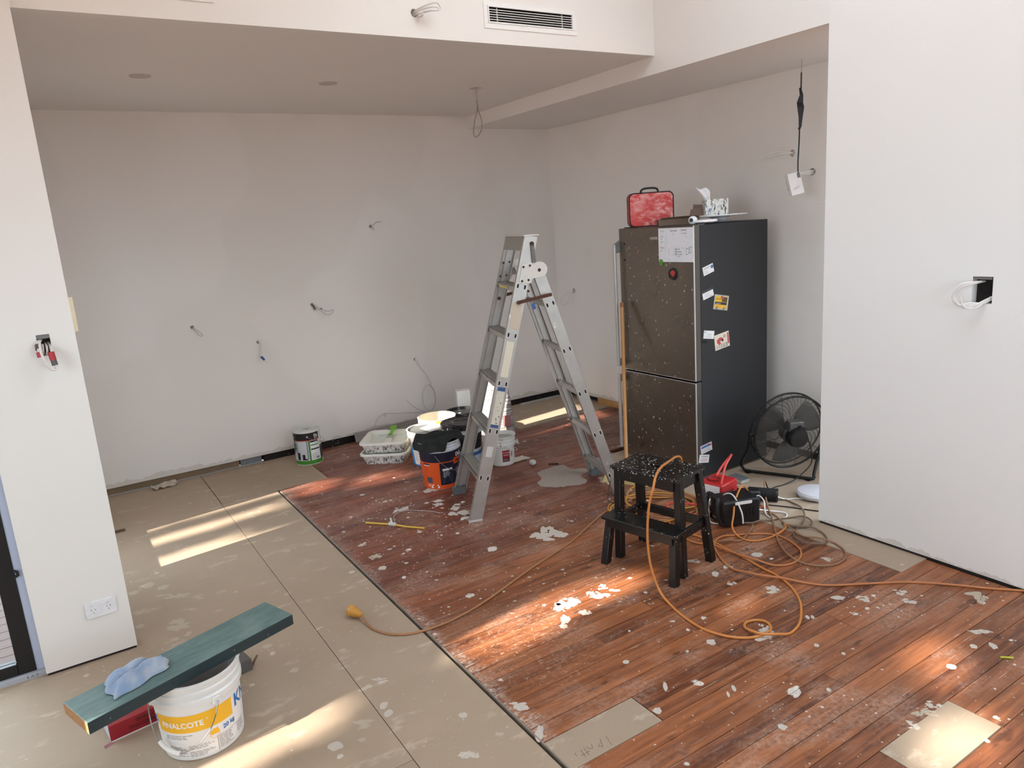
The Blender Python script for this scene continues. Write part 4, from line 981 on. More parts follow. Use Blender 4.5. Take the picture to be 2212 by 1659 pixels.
# red fastener box and grey fastener box on the floor under the plank
M_redbox = plain('dark_red_card', (150, 22, 34), .5, 0, .08)
o = thing('red_fastener_box', 'dark red cardboard fastener box on the floor beneath the plank', 'box', (.06, 2.81, 0), .14)
bo = MB().box(-.14, .14, -.05, .05, 0, .062).build('carton', M_redbox, o, smooth=False, bevel=.001)
MB().box(-.1412, -.1402, -.048, .048, .004, .06).build('end_panel', plain('pale_card_end', (196, 196, 202), .6), o, smooth=False)
MB().box(-.14, .14, -.0508, -.0502, .0, .004).build('white_edge', M_card, o, smooth=False)
tx = MB(); text_flat(tx, 'CONNECTING', .017, xform((.05, -.0508, .03), (-1, 0, 0), (0, 0, -1), (0, -1, 0)), 'LEFT', .0003); text_flat(tx, 'FASTENING', .017, xform((.05, -.0508, .05), (-1, 0, 0), (0, 0, -1), (0, -1, 0)), 'LEFT', .0003)
for v_ in tx.v: v_.x -= .015
tx.build('box_lettering', plain('dark_lettering', (58, 12, 16), .6), o, smooth=False)
MB().add([(-.141, -.05, .002), (-.165, -.075, .001), (-.13, -.06, .001), (-.165, -.06, .006)], [(0, 1, 2), (0, 3, 1)]).build('torn_flap', plain('pink_torn_card', (164, 108, 112), .8), o, smooth=False)
o = thing('grey_fastener_box', 'dark grey cardboard box on the floor behind the plaster pail', 'box', (.335, 2.905, 0), .17)
MB().box(-.11, .11, -.05, .05, 0, .05).build('carton', plain('dark_grey_card', (92, 88, 84), .5, 0, .08), o, smooth=False, bevel=.001)
tl = MB()
for k in range(6): tl.prism(rrect(.003, .024, .001), .0501, .0504, xform((-.02+k*.017, -.028, 0), (1, .0, 0), (0, 1, 0), (0, 0, 1)))
tl.build('printed_screws', M_lab, o, smooth=False)
tx = MB(); text_flat(tx, 'CO', .02, xform((.035, -.0508, .012), (1, 0, 0), (0, 0, 1), (0, -1, 0))); tx.build('box_lettering', M_lab, o, smooth=False)
MB().add([(.11, -.04, .002), (.15, -.02, .035), (.148, -.005, .03), (.11, -.02, .002), (.111, -.04, .001), (.151, -.02, .034)], [(0, 1, 2, 3), (0, 4, 5, 1)]).build('box_flap', plain('brown_card', (128, 100, 76), .8), o, smooth=False)

# ---------------------------------------------------------------- paint tins and pails by the back wall
# green paint tin
gx, gy = 1.512, 5.47; rz = face_cam(gx, gy)
o = thing('paint_tin', 'green and black paint tin with a white lid by the back wall', 'paint tin', (gx, gy, 0), rz); rf = lambda z: .1005
M_lid = plain('white_tin_lid', (206, 208, 204), .4, .1)
MB().lathe([(.094, .004), (.099, 0), (.1015, .004), (.1005, .008), (.1005, .252), (.1025, .256), (.1025, .262)], 56).disc(.094, .004, 56, None, True).build('body', plain('white_tin', (220, 219, 214), .4), o)
MB().lathe([(.1025, .262), (.099, .266), (.093, .258), (.088, .262), (.0, .262)], 56).build('lid', M_lid, o)
patch_wrap(MB(), rf, -1.7, .95, .196, .25, .0006, 30, 2).build('black_band', plain('black_label', (14, 14, 18), .4), o)
patch_wrap(MB(), rf, -1.7, .95, .190, .196, .0006, 30, 1).build('red_band', plain('red_label_line', (178, 54, 48), .4), o)
patch_wrap(MB(), rf, -1.9, 1.25, .006, .036, .0006, 30, 2).build('green_band', plain('green_label', (64, 132, 40), .4), o)
patch_wrap(MB(), rf, -1.7, .30, .036, .190, .0004, 24, 2).build('room_picture', plain('pale_room_print', (196, 200, 206), .4), o)
patch_wrap(MB(), rf, .02, .15, .036, .190, .0007, 4, 2).build('green_stripe', plain('green_label', (64, 132, 40), .4), o)
patch_wrap(MB(), rf, .15, .95, .036, .190, .0007, 10, 2).build('text_panel', M_lab, o)
patch_wrap(MB(), rf, .95, 1.7, .036, .14, .0007, 10, 2).build('dark_panel', plain('dark_label_panel', (58, 60, 58), .4), o)
pr_ = MB(); patch_wrap(pr_, rf, -.12, -.03, .05, .19, .001, 3, 1); patch_wrap(pr_, rf, -.98, -.88, .045, .185, .001, 3, 1); pr_.build('picture_curtain', plain('blue_grey_print', (120, 130, 152), .4), o, smooth=False)
pr_ = MB(); wv = [(-.6, .04, .35, .048), (-.5, .05, .08, .085), (-.8, .045, -.7, .07)]
patch_wrap(pr_, rf, -.52, -.12, .042, .052, .0012, 6, 1); patch_wrap(pr_, rf, -.50, -.30, .052, .086, .0012, 4, 1); patch_wrap(pr_, rf, -.9, -.70, .042, .10, .0012, 4, 1); patch_wrap(pr_, rf, -1.3, -1.1, .1, .19, .0012, 4, 1)
pr_.build('picture_chair', plain('black_label', (14, 14, 18), .4), o, smooth=False)
pr_ = MB(); r = rf(0)+.0013
pr_.add([(r*math.sin(a), -r*math.cos(a), z) for a, z in [(-1.25, .145)]+[(-1.25+.32*math.cos(k*.524), .145+.026*math.sin(k*.524)) for k in range(12)]], [(0, 1+k, 1+(k+1) % 12) for k in range(12)])
pr_.build('green_splash', plain('green_label', (64, 132, 40), .4), o, smooth=False)
tl = MB(); text_lines(tl, rf, .22, .085, 6, .055, .008, 3, .002, .0013); patch_wrap(tl, rf, .18, .9, .117, .127, .0013, 6, 1); patch_wrap(tl, rf, .16, .82, .176, .188, .0013, 6, 1)
text_wrap(tl, '655', .018, rf, .55, .046, bold=.0008, lift=.0013); tl.build('label_print', plain('black_label', (14, 14, 18), .4), o, smooth=False)
tl = MB(); patch_wrap(tl, rf, .18, .85, .150, .158, .0013, 6, 1); tl.build('label_print', plain('green_label', (64, 132, 40), .4), o, smooth=False)
tl = MB(); text_wrap(tl, 'Du', .026, rf, .50, .218, bold=.0008, lift=.0013); text_lines(tl, rf, .52, .212, 3, .045, .006, 9, .002, .0013); text_wrap(tl, 'x', .024, rf, -1.36, .208, bold=.0008, lift=.0013); tl.build('label_print', M_wht, o, smooth=False)
MB().cyl(.007, .006, 0, .006, 12, xform((rf(0)*math.sin(.0), -rf(0)*math.cos(.0), .222), (1, 0, 0), (0, 0, 1), (0, -1, 0))).build('handle_boss', M_lid, o)
hp = []
for a, z, e in ((.0, .222, .007), (.25, .205, .010), (.6, .182, .014), (1.0, .165, .018), (1.5, .16, .02), (2.1, .175, .016), (2.7, .205, .01), (3.1, .222, .006)):
    r = rf(0)+e; hp.append((r*math.sin(a), -r*math.cos(a), z))
MB().tube(smooth_path(hp, 5), .0016, 6).build('handle', plain('handle_wire', (150, 148, 144), .35, .8), o)
blm = MB(); vs_ = [(0, 0, 0)]
for k in range(11): vs_.append((-.045+.09*k/10, .01+RND.uniform(-.002, .002), 0))
blm.add([(-.04, .0, .2624), (-.028, .012, .2624), (.03, .016, .2624), (.045, .008, .2624), (.02, -.002, .2624), (.005, -.022, .2624), (-.01, -.004, .2624)], [(0, 1, 2, 3, 4, 5, 6)])
blm.build('lid_smear', plain('grey_green_smear', (120, 134, 118), .7), o, smooth=False)

# stacked roller trays with a brush
M_tray = speckled('white_tray_plastic_with_dark_drips', (226, 225, 218), (58, 60, 60), .4, 0, 40, .22, stretch=(1, 1, .6), var=.04)
M_tray_in = plain('white_tray_inside', (222, 222, 212), .4, 0, .05, 8)
def tray_drip():
    m, t, b = newmat('tray_side_with_paint_runs'); tc = t.nodes.new('ShaderNodeTexCoord').outputs['Object']
    n1 = noise(t, mapping(t, tc, (95, 95, 12)), 1, 4, .65); n2 = noise(t, tc, 16, 3, .6); n3 = noise(t, mapping(t, tc, (130, 130, 30)), 1, 3, .6)
    z_ = nd(t, 'ShaderNodeSeparateXYZ', i_0=tc).outputs[2]
    k_ = mth(t, 'ADD', ramp(t, n2, .35, .62), ramp(t, z_, 0, .06, .55, 0.), clamp=True)
    c = mixc(t, mth(t, 'MULTIPLY', ramp(t, n1, .47, .56), k_), srgb(222, 220, 212), srgb(74, 76, 78)); c = mixc(t, ramp(t, n3, .56, .62, 0, .7), c, srgb(232, 230, 224))
    t.links.new(c, b.inputs['Base Color']); b.inputs['Roughness'].default_value = .5; bump(t, b, n1, .4, .003); return m
M_tray_drip = tray_drip()
def tray(label, loc, rz, inside):
    o = thing('roller_tray', label, 'tray', loc, rz, 'stacked roller trays')
    Lx, Ly, h = .36, .37, .085
    ob, ib = [(-.13, -.15), (.13, -.15), (.13, .15), (-.13, .15)], None
    top = rrect(Lx, Ly, .05, 6); bot = rrect(Lx-.06, Ly-.06, .04, 6); inn_t = rrect(Lx-.024, Ly-.024, .042, 6); inn_b = rrect(Lx-.075, Ly-.075, .034, 6)
    n = len(top); mb = MB()
    ring = [[(x, y_, 0) for x, y_ in bot], [(x, y_, h-.014) for x, y_ in [(a*.96, b*.96) for a, b in top]], [(x*1.02, y_*1.02, h-.016) for x, y_ in top], [(x*1.02, y_*1.02, h-.002) for x, y_ in top], [(x, y_, h) for x, y_ in top], [(x, y_, h) for x, y_ in inn_t]]
    vs_ = sum(ring, []); fs = []
    for k in range(len(ring)-1):
        for i in range(n): fs.append((k*n+i, k*n+(i+1) % n, (k+1)*n+(i+1) % n, (k+1)*n+i))
    fs.append(list(range(n))[::-1])
    bo = mb.add(vs_, fs).build('body', M_tray_drip, o)
    bo.data.materials.append(M_tray)
    for pg in bo.data.polygons:
        if pg.center.z > h-.02: pg.material_index = 1
    iv = [(x, y_, h-.0005) for x, y_ in inn_t]+[(x, y_, .018+(.045*max(0, (y_-.02))/.14)) for x, y_ in inn_b]
    fs = [(i, (i+1) % n, n+(i+1) % n, n+i) for i in range(n)]+[list(range(n, 2*n))]
    MB().add(iv, fs).build('well', inside, o)
    for k in range(5):
        yy = .035+.022*k
        MB().beam((-.10, yy, .026+.045*(yy-.02)/.14), (.10, yy, .026+.045*(yy-.02)/.14), (0, 1, .3), .006, .006).build('ramp_rib', M_tray_in, o)
    return o
trz = math.atan2(4.854-5.051, 2.044-1.783)
tc_ = (2.02, 5.11)
tray('lower roller tray of the stack, streaked with dark paint', (tc_[0], tc_[1], 0), trz, M_tray_in)
tray('upper roller tray of the stack holding a green-handled brush', (tc_[0]+.005, tc_[1]+.01, .082), trz+.03, M_tray_in)
o = thing('paint_brush', 'green-handled paint brush leaning in the upper roller tray', 'brush', (tc_[0]-.0, tc_[1]+.0, .115), trz)
pa, pb_ = Vector((.0, -.035, .0)), Vector((.012, .205, .085))
dd = (pb_-pa).normalized()
MB().beam(pa, pa+dd*.07, (1, 0, 0), .046, .014).build('bristles', speckled('painted_bristles', (214, 212, 202), (70, 70, 66), .8, 0, 60, .2), o)
MB().beam(pa+dd*.07, pa+dd*.115, (1, 0, 0), .048, .017).build('ferrule', speckled('painted_ferrule', (180, 180, 172), (46, 60, 40), .4, .5, 60, .4), o, bevel=.002)
MB().tube([pa+dd*.115, pa+dd*.14, pa+dd*.17, pa+dd*.20], [.020, .012, .012, .013], 10).build('handle', plain('bright_green_plastic', (112, 168, 52), .4), o)
MB().beam(pa+dd*.195, pa+dd*.24, (1, 0, 0), .05, .014).build('handle_end', plain('bright_green_plastic', (112, 168, 52), .4), o, bevel=.003)

# perforated metal strip along the wall
M_galv = plain('galvanised_grey', (164, 158, 156), .5, .3, .05)
o = thing('perforated_strip', 'grey perforated metal strip leaning along the foot of the back wall', 'metal strip', (1.97, 5.70, 0), math.atan2(.035, 1.1))
MB().beam((0, .0, .04), (1.30, .02, .04), (0, .25, 1), .082, .002).build('leaf', M_galv, o, smooth=False)
MB().beam((0, -.012, .003), (1.30, .008, .003), (0, 1, 0), .03, .002).build('flange', M_galv, o, smooth=False)
hm = MB()
for k in range(62):
    for j in (0, 1):
        xx = .012+k*.0208+.010*j; zz = .064-.018*j; yy = .0062-.01*j*.45+xx*.0154-.0028
        hm.prism(rrect(.0085, .0045, .002, 2), 0, .0006, xform((xx, yy, zz), (1, .0154, 0), (0, .24, .97), (0, -.97, .24)))
hm.build('perforations', plain('hole_dark', (60, 56, 54), .9), o, smooth=False)['kind'] = 'stuff'

# blue-label white pail with a grey lid and a sheet of paper
M_skin = plain('grey_dried_plaster', (112, 114, 112), .8, 0, .1, 40)
M_pail_dirty = speckled('white_pail_with_plaster_drips', (222, 220, 214), (150, 146, 140), .45, 0, 26, .30, stretch=(1, 1, .4), var=.04)
qx, qy = 2.20, 4.79
o, rf = pail('paint_pail', 'white pail with a blue label beside the roller trays', (qx, qy), .112, .136, .262, M_pail_dirty, face_cam(qx, qy), 'pails by the ladder', .05)
patch_wrap(MB(), rf, -1.6, 1.4, .004, .135, .0006, 30, 3).build('blue_label', plain('bright_blue_label', (36, 136, 206), .4), o)
patch_wrap(MB(), rf, -1.6, 1.4, .138, .144, .0006, 30, 1).build('blue_line', plain('bright_blue_label', (36, 136, 206), .4), o)
patch_wrap(MB(), rf, -1.05, -.45, .012, .135, .001, 8, 2).build('white_panel', M_lab, o)
tl = MB(); text_lines(tl, rf, -.98, .115, 10, .05, .008, 5, .002, .0014); tl.build('small_print', M_txt, o, smooth=False)
patch_wrap(MB(), rf, -.62, -.48, .014, .034, .0014, 3, 1).build('red_square', plain('red_square', (196, 50, 44), .4), o)
MB().disc(rf(.262)-.004, .252, 48).build('plaster_skin', M_skin, o, smooth=False)
handle_wire(o, rf(.2), .205, .10, .2)
pp = MB().add([(-.03, -.10, .266), (.055, -.125, .262), (.16, -.02, .272), (.13, .075, .28), (.0, .05, .272)], [(0, 1, 2, 3, 4)])
pp = MB(); pp.prism([(-.045, -.01), (.025, -.125), (.165, -.06), (.14, .06), (.04, .075)], 0, .0015, xform((0, 0, .266), (1, 0, 0), (0, 1, 0), (0, 0, 1)))
sh = MB(); rz_ = face_cam(qx, qy)
T_ = Matrix.Translation((qx, qy, .2635)) @ Matrix.Rotation(rz_, 4, 'Z') @ Matrix.Rotation(.03, 4, 'X')
sh.prism([(-.045, -.01), (.025, -.115), (.165, -.05), (.14, .07), (.04, .08)], 0, .0015, T_)
tag(sh.build('white_card_sheet', plain('bright_white_sheet', (240, 239, 235), .5), None, smooth=False), 'white sheet lying on top of the blue-label pail', 'sheet')
yb_ = MB(); yb_.prism(rrect(.07, .026, .006), 0, .008, Matrix.Translation((qx+.125, qy+.01, .268)) @ Matrix.Rotation(-.75, 4, 'Z') @ Matrix.Rotation(.1, 4, 'X'))
tag(yb_.build('yellow_tool_handle', plain('fluoro_yellow', (226, 224, 44), .4), None, bevel=.002), 'fluorescent yellow tool handle lying on the white sheet', 'tool')

# cream pail behind
qx, qy = 2.405, 5.02
o, rf = pail('paint_pail', 'open cream pail in the sun behind the blue-label pail', (qx, qy), .115, .14, .268, plain('cream_pail_plastic', (232, 222, 200), .45, 0, .04), face_cam(qx, qy), 'pails by the ladder', .04)
handle_wire(o, rf(.22), .235, .12, 2.6)

# orange and navy pail with a black cloth
M_navy = plain('navy_label', (20, 20, 42), .4, 0, .1); M_org = plain('orange_label', (214, 84, 30), .4, 0, .05)
qx, qy = 2.052, 4.292
o, rf = pail('paint_pail', 'orange and navy paint pail with a black cloth over its rim', (qx, qy), .118, .142, .322, plain('grey_white_pail', (206, 208, 212), .4, 0, .03), face_cam(qx, qy), 'pails by the ladder', .062)
patch_wrap(MB(), rf, -PI, PI, .192, .258, .0006, 60, 3).build('navy_band', M_navy, o)
patch_wrap(MB(), rf, -PI, PI, .004, .192, .0006, 60, 3).build('orange_label', M_org, o)
patch_wrap(MB(), rf, -.06, 1.9, .032, .186, .001, 30, 3).build('navy_panel', M_navy, o)
patch_wrap(MB(), rf, -.99, -.60, .175, .183, .0012, 5, 1).build('dark_bar', M_navy, o)
patch_wrap(MB(), rf, -.95, -.60, .168, .173, .0012, 5, 1).build('pale_bar', M_lab, o)
patch_wrap(MB(), rf, -.86, -.52, .048, .088, .0012, 5, 1).build('colour_chip', plain('slate_chip', (72, 74, 86), .5), o)
wp = MB(); r = rf(.11)+.0016
wp.add([(r*math.sin(.33+x/r), -r*math.cos(.33+x/r), .095+z) for x, z in [(0, 0)]+rrect(.082, .108, .016)], [(0, 1+k, 1+(k+1) % 24) for k in range(24)])
wp.build('info_panel', plain('dark_info_panel', (30, 32, 50), .5), o, smooth=False)
patch_wrap(MB(), rf, .07, .60, .132, .146, .002, 8, 1).build('info_panel_head', M_lab, o)
tl = MB(); text_lines(tl, rf, .10, .124, 11, .056, .0072, 12, .0018, .0022); text_lines(tl, rf, .86, .13, 6, .05, .007, 13, .0018, .002); tl.build('small_print', M_lab, o, smooth=False)
patch_wrap(MB(), rf, .72, 1.6, .165, .206, .0014, 10, 2).build('orange_badge', M_org, o)
tl = MB(); text_wrap(tl, 'Wash', .034, rf, .80, .172, bold=.001, lift=.0022); tl.build('badge_lettering', plain('black_label', (14, 14, 18), .4), o, smooth=False)
tl = MB(); text_wrap(tl, 'Dulux', .036, rf, .86, .214, bold=.001, lift=.0018)
text_wrap(tl, '15 L', .020, rf, -.86, .024, bold=.0005, lift=.0018); tl.build('lettering', M_wht, o, smooth=False)
tri = MB(); r = rf(.03)+.0018
for (p0, p1) in (((-.028, -.014), (.028, -.014)), ((.028, -.014), (0, .03)), ((0, .03), (-.028, -.014))):
    a, b = Vector(p0), Vector(p1); d2 = (b-a).normalized(); nn = Vector((-d2.y, d2.x))*.0028
    q = [a-nn, b-nn, b+nn, a+nn]; tri.add([(r*math.sin(-.38+c.x/r), -r*math.cos(-.38+c.x/r), .030+c.y) for c in q], [(0, 1, 2, 3)])
tri.build('triangle_mark', M_wht, o, smooth=False)
handle_wire(o, rf(.24), .246, .115, .72, None, 'handle', .002, .01, 22, False, .95)
MB().disc(rf(.3)-.004, .29, 48).build('contents', plain('dark_residue', (40, 38, 36), .8), o, smooth=False)
# black cloth over the orange pail
M_bc = cloth_mat('black_jersey', (22, 23, 21), (34, 35, 32), 300, 0.0)
def bc_edge(u_, v_):
    trimf = 1-.42*max(0, min(1, (u_-.25)/.45))*max(0, min(1, -v_*1.6))       # the near right of the rim stays bare
    return (u_*.178*(1-.26*v_*v_)+.012*v_+.004*math.sin(5*v_), v_*.176*(1-.26*u_*u_)*trimf+.006*math.sin(4*u_))
def bc_h(u_, v_):
    x, y_ = bc_edge(u_, v_); r = math.hypot(x, y_)
    z = .026*math.exp(-((u_+.86)**2/.02+(v_-.15)**2/.25))+.004*math.sin(7*u_+3*v_)+.0025*math.sin(9*v_-2*u_)+.018*math.exp(-((v_-.20-.35*u_)/.18)**2)+.009*math.exp(-((v_+.35+.2*u_)/.12)**2)
    return z-min(.05, max(0, r-.150)*2.2)
cb = cloth_obj('black_cloth', '', (qx+.008, qy-.004, .328), face_cam(qx, qy)+.05, .3, .26, bc_h, M_bc, .004, edge=bc_edge)
tag(cb, 'black cloth draped over the rim of the orange pail', 'cloth')

# black-lidded pail between the orange pail and the ladder
qx, qy = 2.375, 4.55
o, rf = pail('paint_pail', 'pail with a black lid and blue ceiling-paint label behind the ladder rail', (qx, qy), .118, .142, .30, plain('silver_white_pail', (186, 190, 194), .4), face_cam(qx, qy), 'pails by the ladder', .05)
patch_wrap(MB(), rf, -1.7, 1.7, .135, .25, .0006, 30, 3).build('black_band', plain('black_label', (14, 14, 18), .4), o)
patch_wrap(MB(), rf, -1.7, 1.7, .088, .115, .001, 30, 1).build('blue_band', plain('ceiling_blue', (52, 92, 150), .4), o)
tl = MB(); text_wrap(tl, 'Ceiling', .022, rf, -.05, .094, bold=.0006, lift=.0016); tl.build('lettering', M_wht, o, smooth=False)
tl = MB(); text_wrap(tl, 'Professional', .026, rf, -.42, .119, bold=.0008, lift=.0014); tl.build('lettering', M_navy, o, smooth=False)
MB().lathe([(.154, .29), (.158, .296), (.156, .318), (.150, .322), (.138, .316), (.1, .314), (.096, .319), (.07, .319), (.066, .314), (.001, .314)], 56).build('lid', plain('black_lid', (18, 18, 19), .3), o)
tl = MB()
for k in range(30):
    a0, a1 = 1.2+k*.07, 1.2+(k+1)*.07
    tl.add([(.056*math.cos(a0), .056*math.sin(a0), .3149), (.056*math.cos(a1), .056*math.sin(a1), .3149), (.06*math.cos(a1), .06*math.sin(a1), .3149), (.06*math.cos(a0), .06*math.sin(a0), .3149)], [(0, 1, 2, 3)])
tl.build('lid_marking', plain('grey_lid_mark', (150, 148, 146), .5), o, smooth=False)
patch_wrap(MB(), lambda z: .1575, -.75, -.70, .285, .312, .001, 2, 2).build('paint_drip', M_wht, o)

# open dark tin behind with a roller of white paper
qx, qy = 2.66, 5.10
o = thing('paint_tin', 'round dark tin smeared with white paint behind the ladder', 'paint tin', (qx, qy, 0), face_cam(qx, qy))
MB().lathe([(.10, 0), (.115, .004), (.115, .235), (.119, .24), (.119, .25), (.105, .248), (.105, .236), (0, .236)], 48).disc(.1, 0, 48, None, True).build('body', speckled('dark_tin_with_white_smears', (38, 38, 40), (224, 222, 216), .45, .2, 16, .32, soft=.15), o)
# white carton and plaster bag
qx, qy = 2.93, 4.96
o = thing('plaster_bag', 'tall grey and white plaster bag standing behind the ladder', 'bag', (qx, qy, 0), face_cam(qx, qy)+.15)
bm_ = MB(); ringn = 24; prof = [(0, 1.0, 1.0), (.02, 1.05, 1.05), (.10, 1.04, 1.06), (.22, .98, .98), (.34, .86, .84), (.44, .76, .60), (.50, .72, .34), (.53, .70, .12)]
vs_ = []; fs = []
for z_, fx, fy in prof:
    for k in range(ringn):
        a = 2*PI*k/ringn; cx_ = math.copysign(abs(math.cos(a))**.55, math.cos(a)); cy_ = math.copysign(abs(math.sin(a))**.55, math.sin(a))
        vs_.append((.115*fx*cx_+RND.uniform(-.003, .003), .07*fy*cy_+RND.uniform(-.003, .003), z_+RND.uniform(-.003, .003)*(z_ > 0)))
for j in range(len(prof)-1):
    for k in range(ringn): fs.append((j*ringn+k, j*ringn+(k+1) % ringn, (j+1)*ringn+(k+1) % ringn, (j+1)*ringn+k))
fs.append(list(range(ringn))[::-1]); fs.append([(len(prof)-1)*ringn+k for k in range(ringn)])
def bag_mat():
    m, t, b = newmat('printed_plaster_bag'); tc = t.nodes.new('ShaderNodeTexCoord').outputs['Object']
    n1 = noise(t, mapping(t, tc, (3, 3, 60)), 3, 3, .5); n2 = noise(t, tc, 60, 3)
    c = mixc(t, ramp(t, n1, .5, .56), srgb(196, 192, 188), srgb(122, 116, 112)); c = mixc(t, mth(t, 'MULTIPLY', n2, .25), c, srgb(100, 94, 90))
    t.links.new(c, b.inputs['Base Color']); b.inputs['Roughness'].default_value = .6; bump(t, b, noise(t, tc, 25, 3), .4, .01); return m
bm_.add(vs_, fs).build('sack', bag_mat(), o, subsurf=1)
tl = MB(); text_flat(tl, 'U', .075, xform((.035, -.052, .415), (1, 0, 0), (0, .35, .94), (0, -1, 0)), bold=.002); tl.build('printed_letter', plain('black_label', (14, 14, 18), .4), o, smooth=False)
MB().add([(.02, -.0795, .10), (.085, -.0795, .10), (.085, -.0755, .19), (.02, -.0755, .19)], [(0, 1, 2, 3)]).build('red_print', plain('faded_red_print', (160, 112, 108), .6), o, smooth=False)
o = thing('white_carton', 'bright white carton standing by the back wall behind the ladder', 'box', (2.80, 5.30, .0), -.35)
MB().box(-.055, .055, -.04, .04, 0, .36).build('carton', plain('bright_white_sheet', (240, 239, 235), .5), o, smooth=False, bevel=.002)
o = thing('white_tube', 'tall white sealant carton between the ladder rails', 'box', (2.72, 4.80, 0), -.3)
MB().box(-.05, .05, -.03, .03, 0, .46).build('carton', plain('bright_white_sheet', (240, 239, 235), .5), o, smooth=False, bevel=.002)
tl = MB(); text_flat(tl, 'KEEP UPRIGHT', .02, xform((.04, -.0306, .30), (0, 0, 1), (-1, 0, 0), (0, -1, 0))); tl.build('lettering', plain('brown_print', (120, 80, 74), .5), o, smooth=False)

# small white pail with a red label
qx, qy = 2.588, 4.372
o, rf = pail('paint_pail', 'small white pail with a red label behind the ladder legs', (qx, qy), .085, .096, .215, M_pail_dirty, face_cam(qx, qy), 'pails by the ladder', .075)
patch_wrap(MB(), rf, .0, .62, .028, .118, .0007, 8, 3).build('red_label', plain('dark_red_label', (156, 26, 40), .4), o)
patch_wrap(MB(), rf, .0, .62, .022, .032, .0009, 8, 1).build('label_foot', M_lab, o)
patch_wrap(MB(), rf, .02, .60, .034, .062, .001, 8, 1).build('label_panel', plain('dark_red_black', (64, 22, 24), .4), o)
tl = MB(); text_wrap(tl, 'PLASTER', .0135, rf, .04, .096, bold=.0004, lift=.0015); text_wrap(tl, 'FINISH', .0135, rf, .08, .078, bold=.0004, lift=.0015); text_lines(tl, rf, .06, .054, 3, .045, .007, 14, .002, .0015); tl.build('lettering', plain('pink_lettering', (222, 190, 188), .5), o, smooth=False)
handle_wire(o, rf(.15), .165, .075, 1.75, M_wht, 'handle', .002, .008)
MB().disc(rf(.2)-.004, .19, 40).build('contents', plain('grey_plaster_wet', (176, 178, 174), .7), o, smooth=False)
for (x, y_, lb, s_, nm) in ((2.705, 4.355, 'white paper scrap under the small red-label pail', .075, 'paper_scrap'), (2.84, 4.66, 'crumpled translucent plastic scrap beside the plaster bag', .055, 'plastic_scrap')):
    mb = MB(); n = 5; vs_ = []; fs = []
    for j in range(n):
        for i in range(n): vs_.append((x+(i/(n-1)-.5)*2*s_+RND.uniform(-.008, .008), y_+(j/(n-1)-.5)*s_*1.3+RND.uniform(-.008, .008), (.002+RND.uniform(0, .006)) if nm == 'paper_scrap' else .004+RND.uniform(0, .05)))
    for j in range(n-1):
        for i in range(n-1): fs.append((j*n+i, j*n+i+1, (j+1)*n+i+1, (j+1)*n+i))
    oo = mb.add(vs_, fs).build(nm, plain('crumpled_pale', (206, 200, 190), .6), None, smooth=False); m = oo.modifiers.new('s', 'SOLIDIFY'); m.thickness = .001
    tag(oo, lb, 'scrap')
# ---------------------------------------------------------------- refrigerator
def steel_mat():
    m, t, b = newmat('dusty_stainless_steel'); tc = t.nodes.new('ShaderNodeTexCoord').outputs['Object']
    br = noise(t, mapping(t, tc, (1, 1, 300)), 3, 2); n1 = noise(t, tc, 5, 3, .6)
    vo = nd(t, 'ShaderNodeTexVoronoi', i_Scale=85.0, i_Vector=mapping(t, tc, (1, 1, .55)))
    sep = nd(t, 'ShaderNodeSeparateColor', i_0=vo.outputs['Color'])
    sp = ramp(t, mth(t, 'SUBTRACT', mth(t, 'MULTIPLY', mth(t, 'POWER', sep.outputs[0], 18.0), .36), vo.outputs['Distance']), 0, .06)
    c = mixc(t, n1, srgb(124, 114, 104), srgb(140, 130, 119)); c = mixc(t, mth(t, 'MULTIPLY', br, .25), c, srgb(96, 86, 78))
    c = mixc(t, sp, c, srgb(214, 206, 196))
    t.links.new(c, b.inputs['Base Color'])
    t.links.new(mth(t, 'MULTIPLY', mth(t, 'SUBTRACT', 1.0, sp), .9), b.inputs['Metallic'])
    t.links.new(ramp(t, n1, .3, .7, .27, .31), b.inputs['Roughness'])
    return m
M_ss = steel_mat()
M_char = speckled('charcoal_side_panel', (27, 28, 31), (150, 148, 146), .62, 0, 26, -.02, var=.06)
M_silver = plain('bright_silver_trim', (196, 194, 190), .42, .6, .01)
M_dgrey = plain('dark_grey_trim', (84, 80, 76), .4, .5)
FX, FY0, FY1, FH = 3.301, 3.163, 3.835, 1.605
F = thing('refrigerator', 'tall stainless and charcoal two-door refrigerator in the alcove', 'refrigerator', (FX, FY0, 0))
Wd = FY1-FY0
MB().box(.052, .665, 0.0, Wd, .02, FH-.004).build('cabinet', M_char, F, smooth=False, bevel=.003)
MB().box(.045, .10, .004, Wd-.004, FH-.02, FH+.002).build('top_trim', M_dgrey, F, smooth=False, bevel=.002)
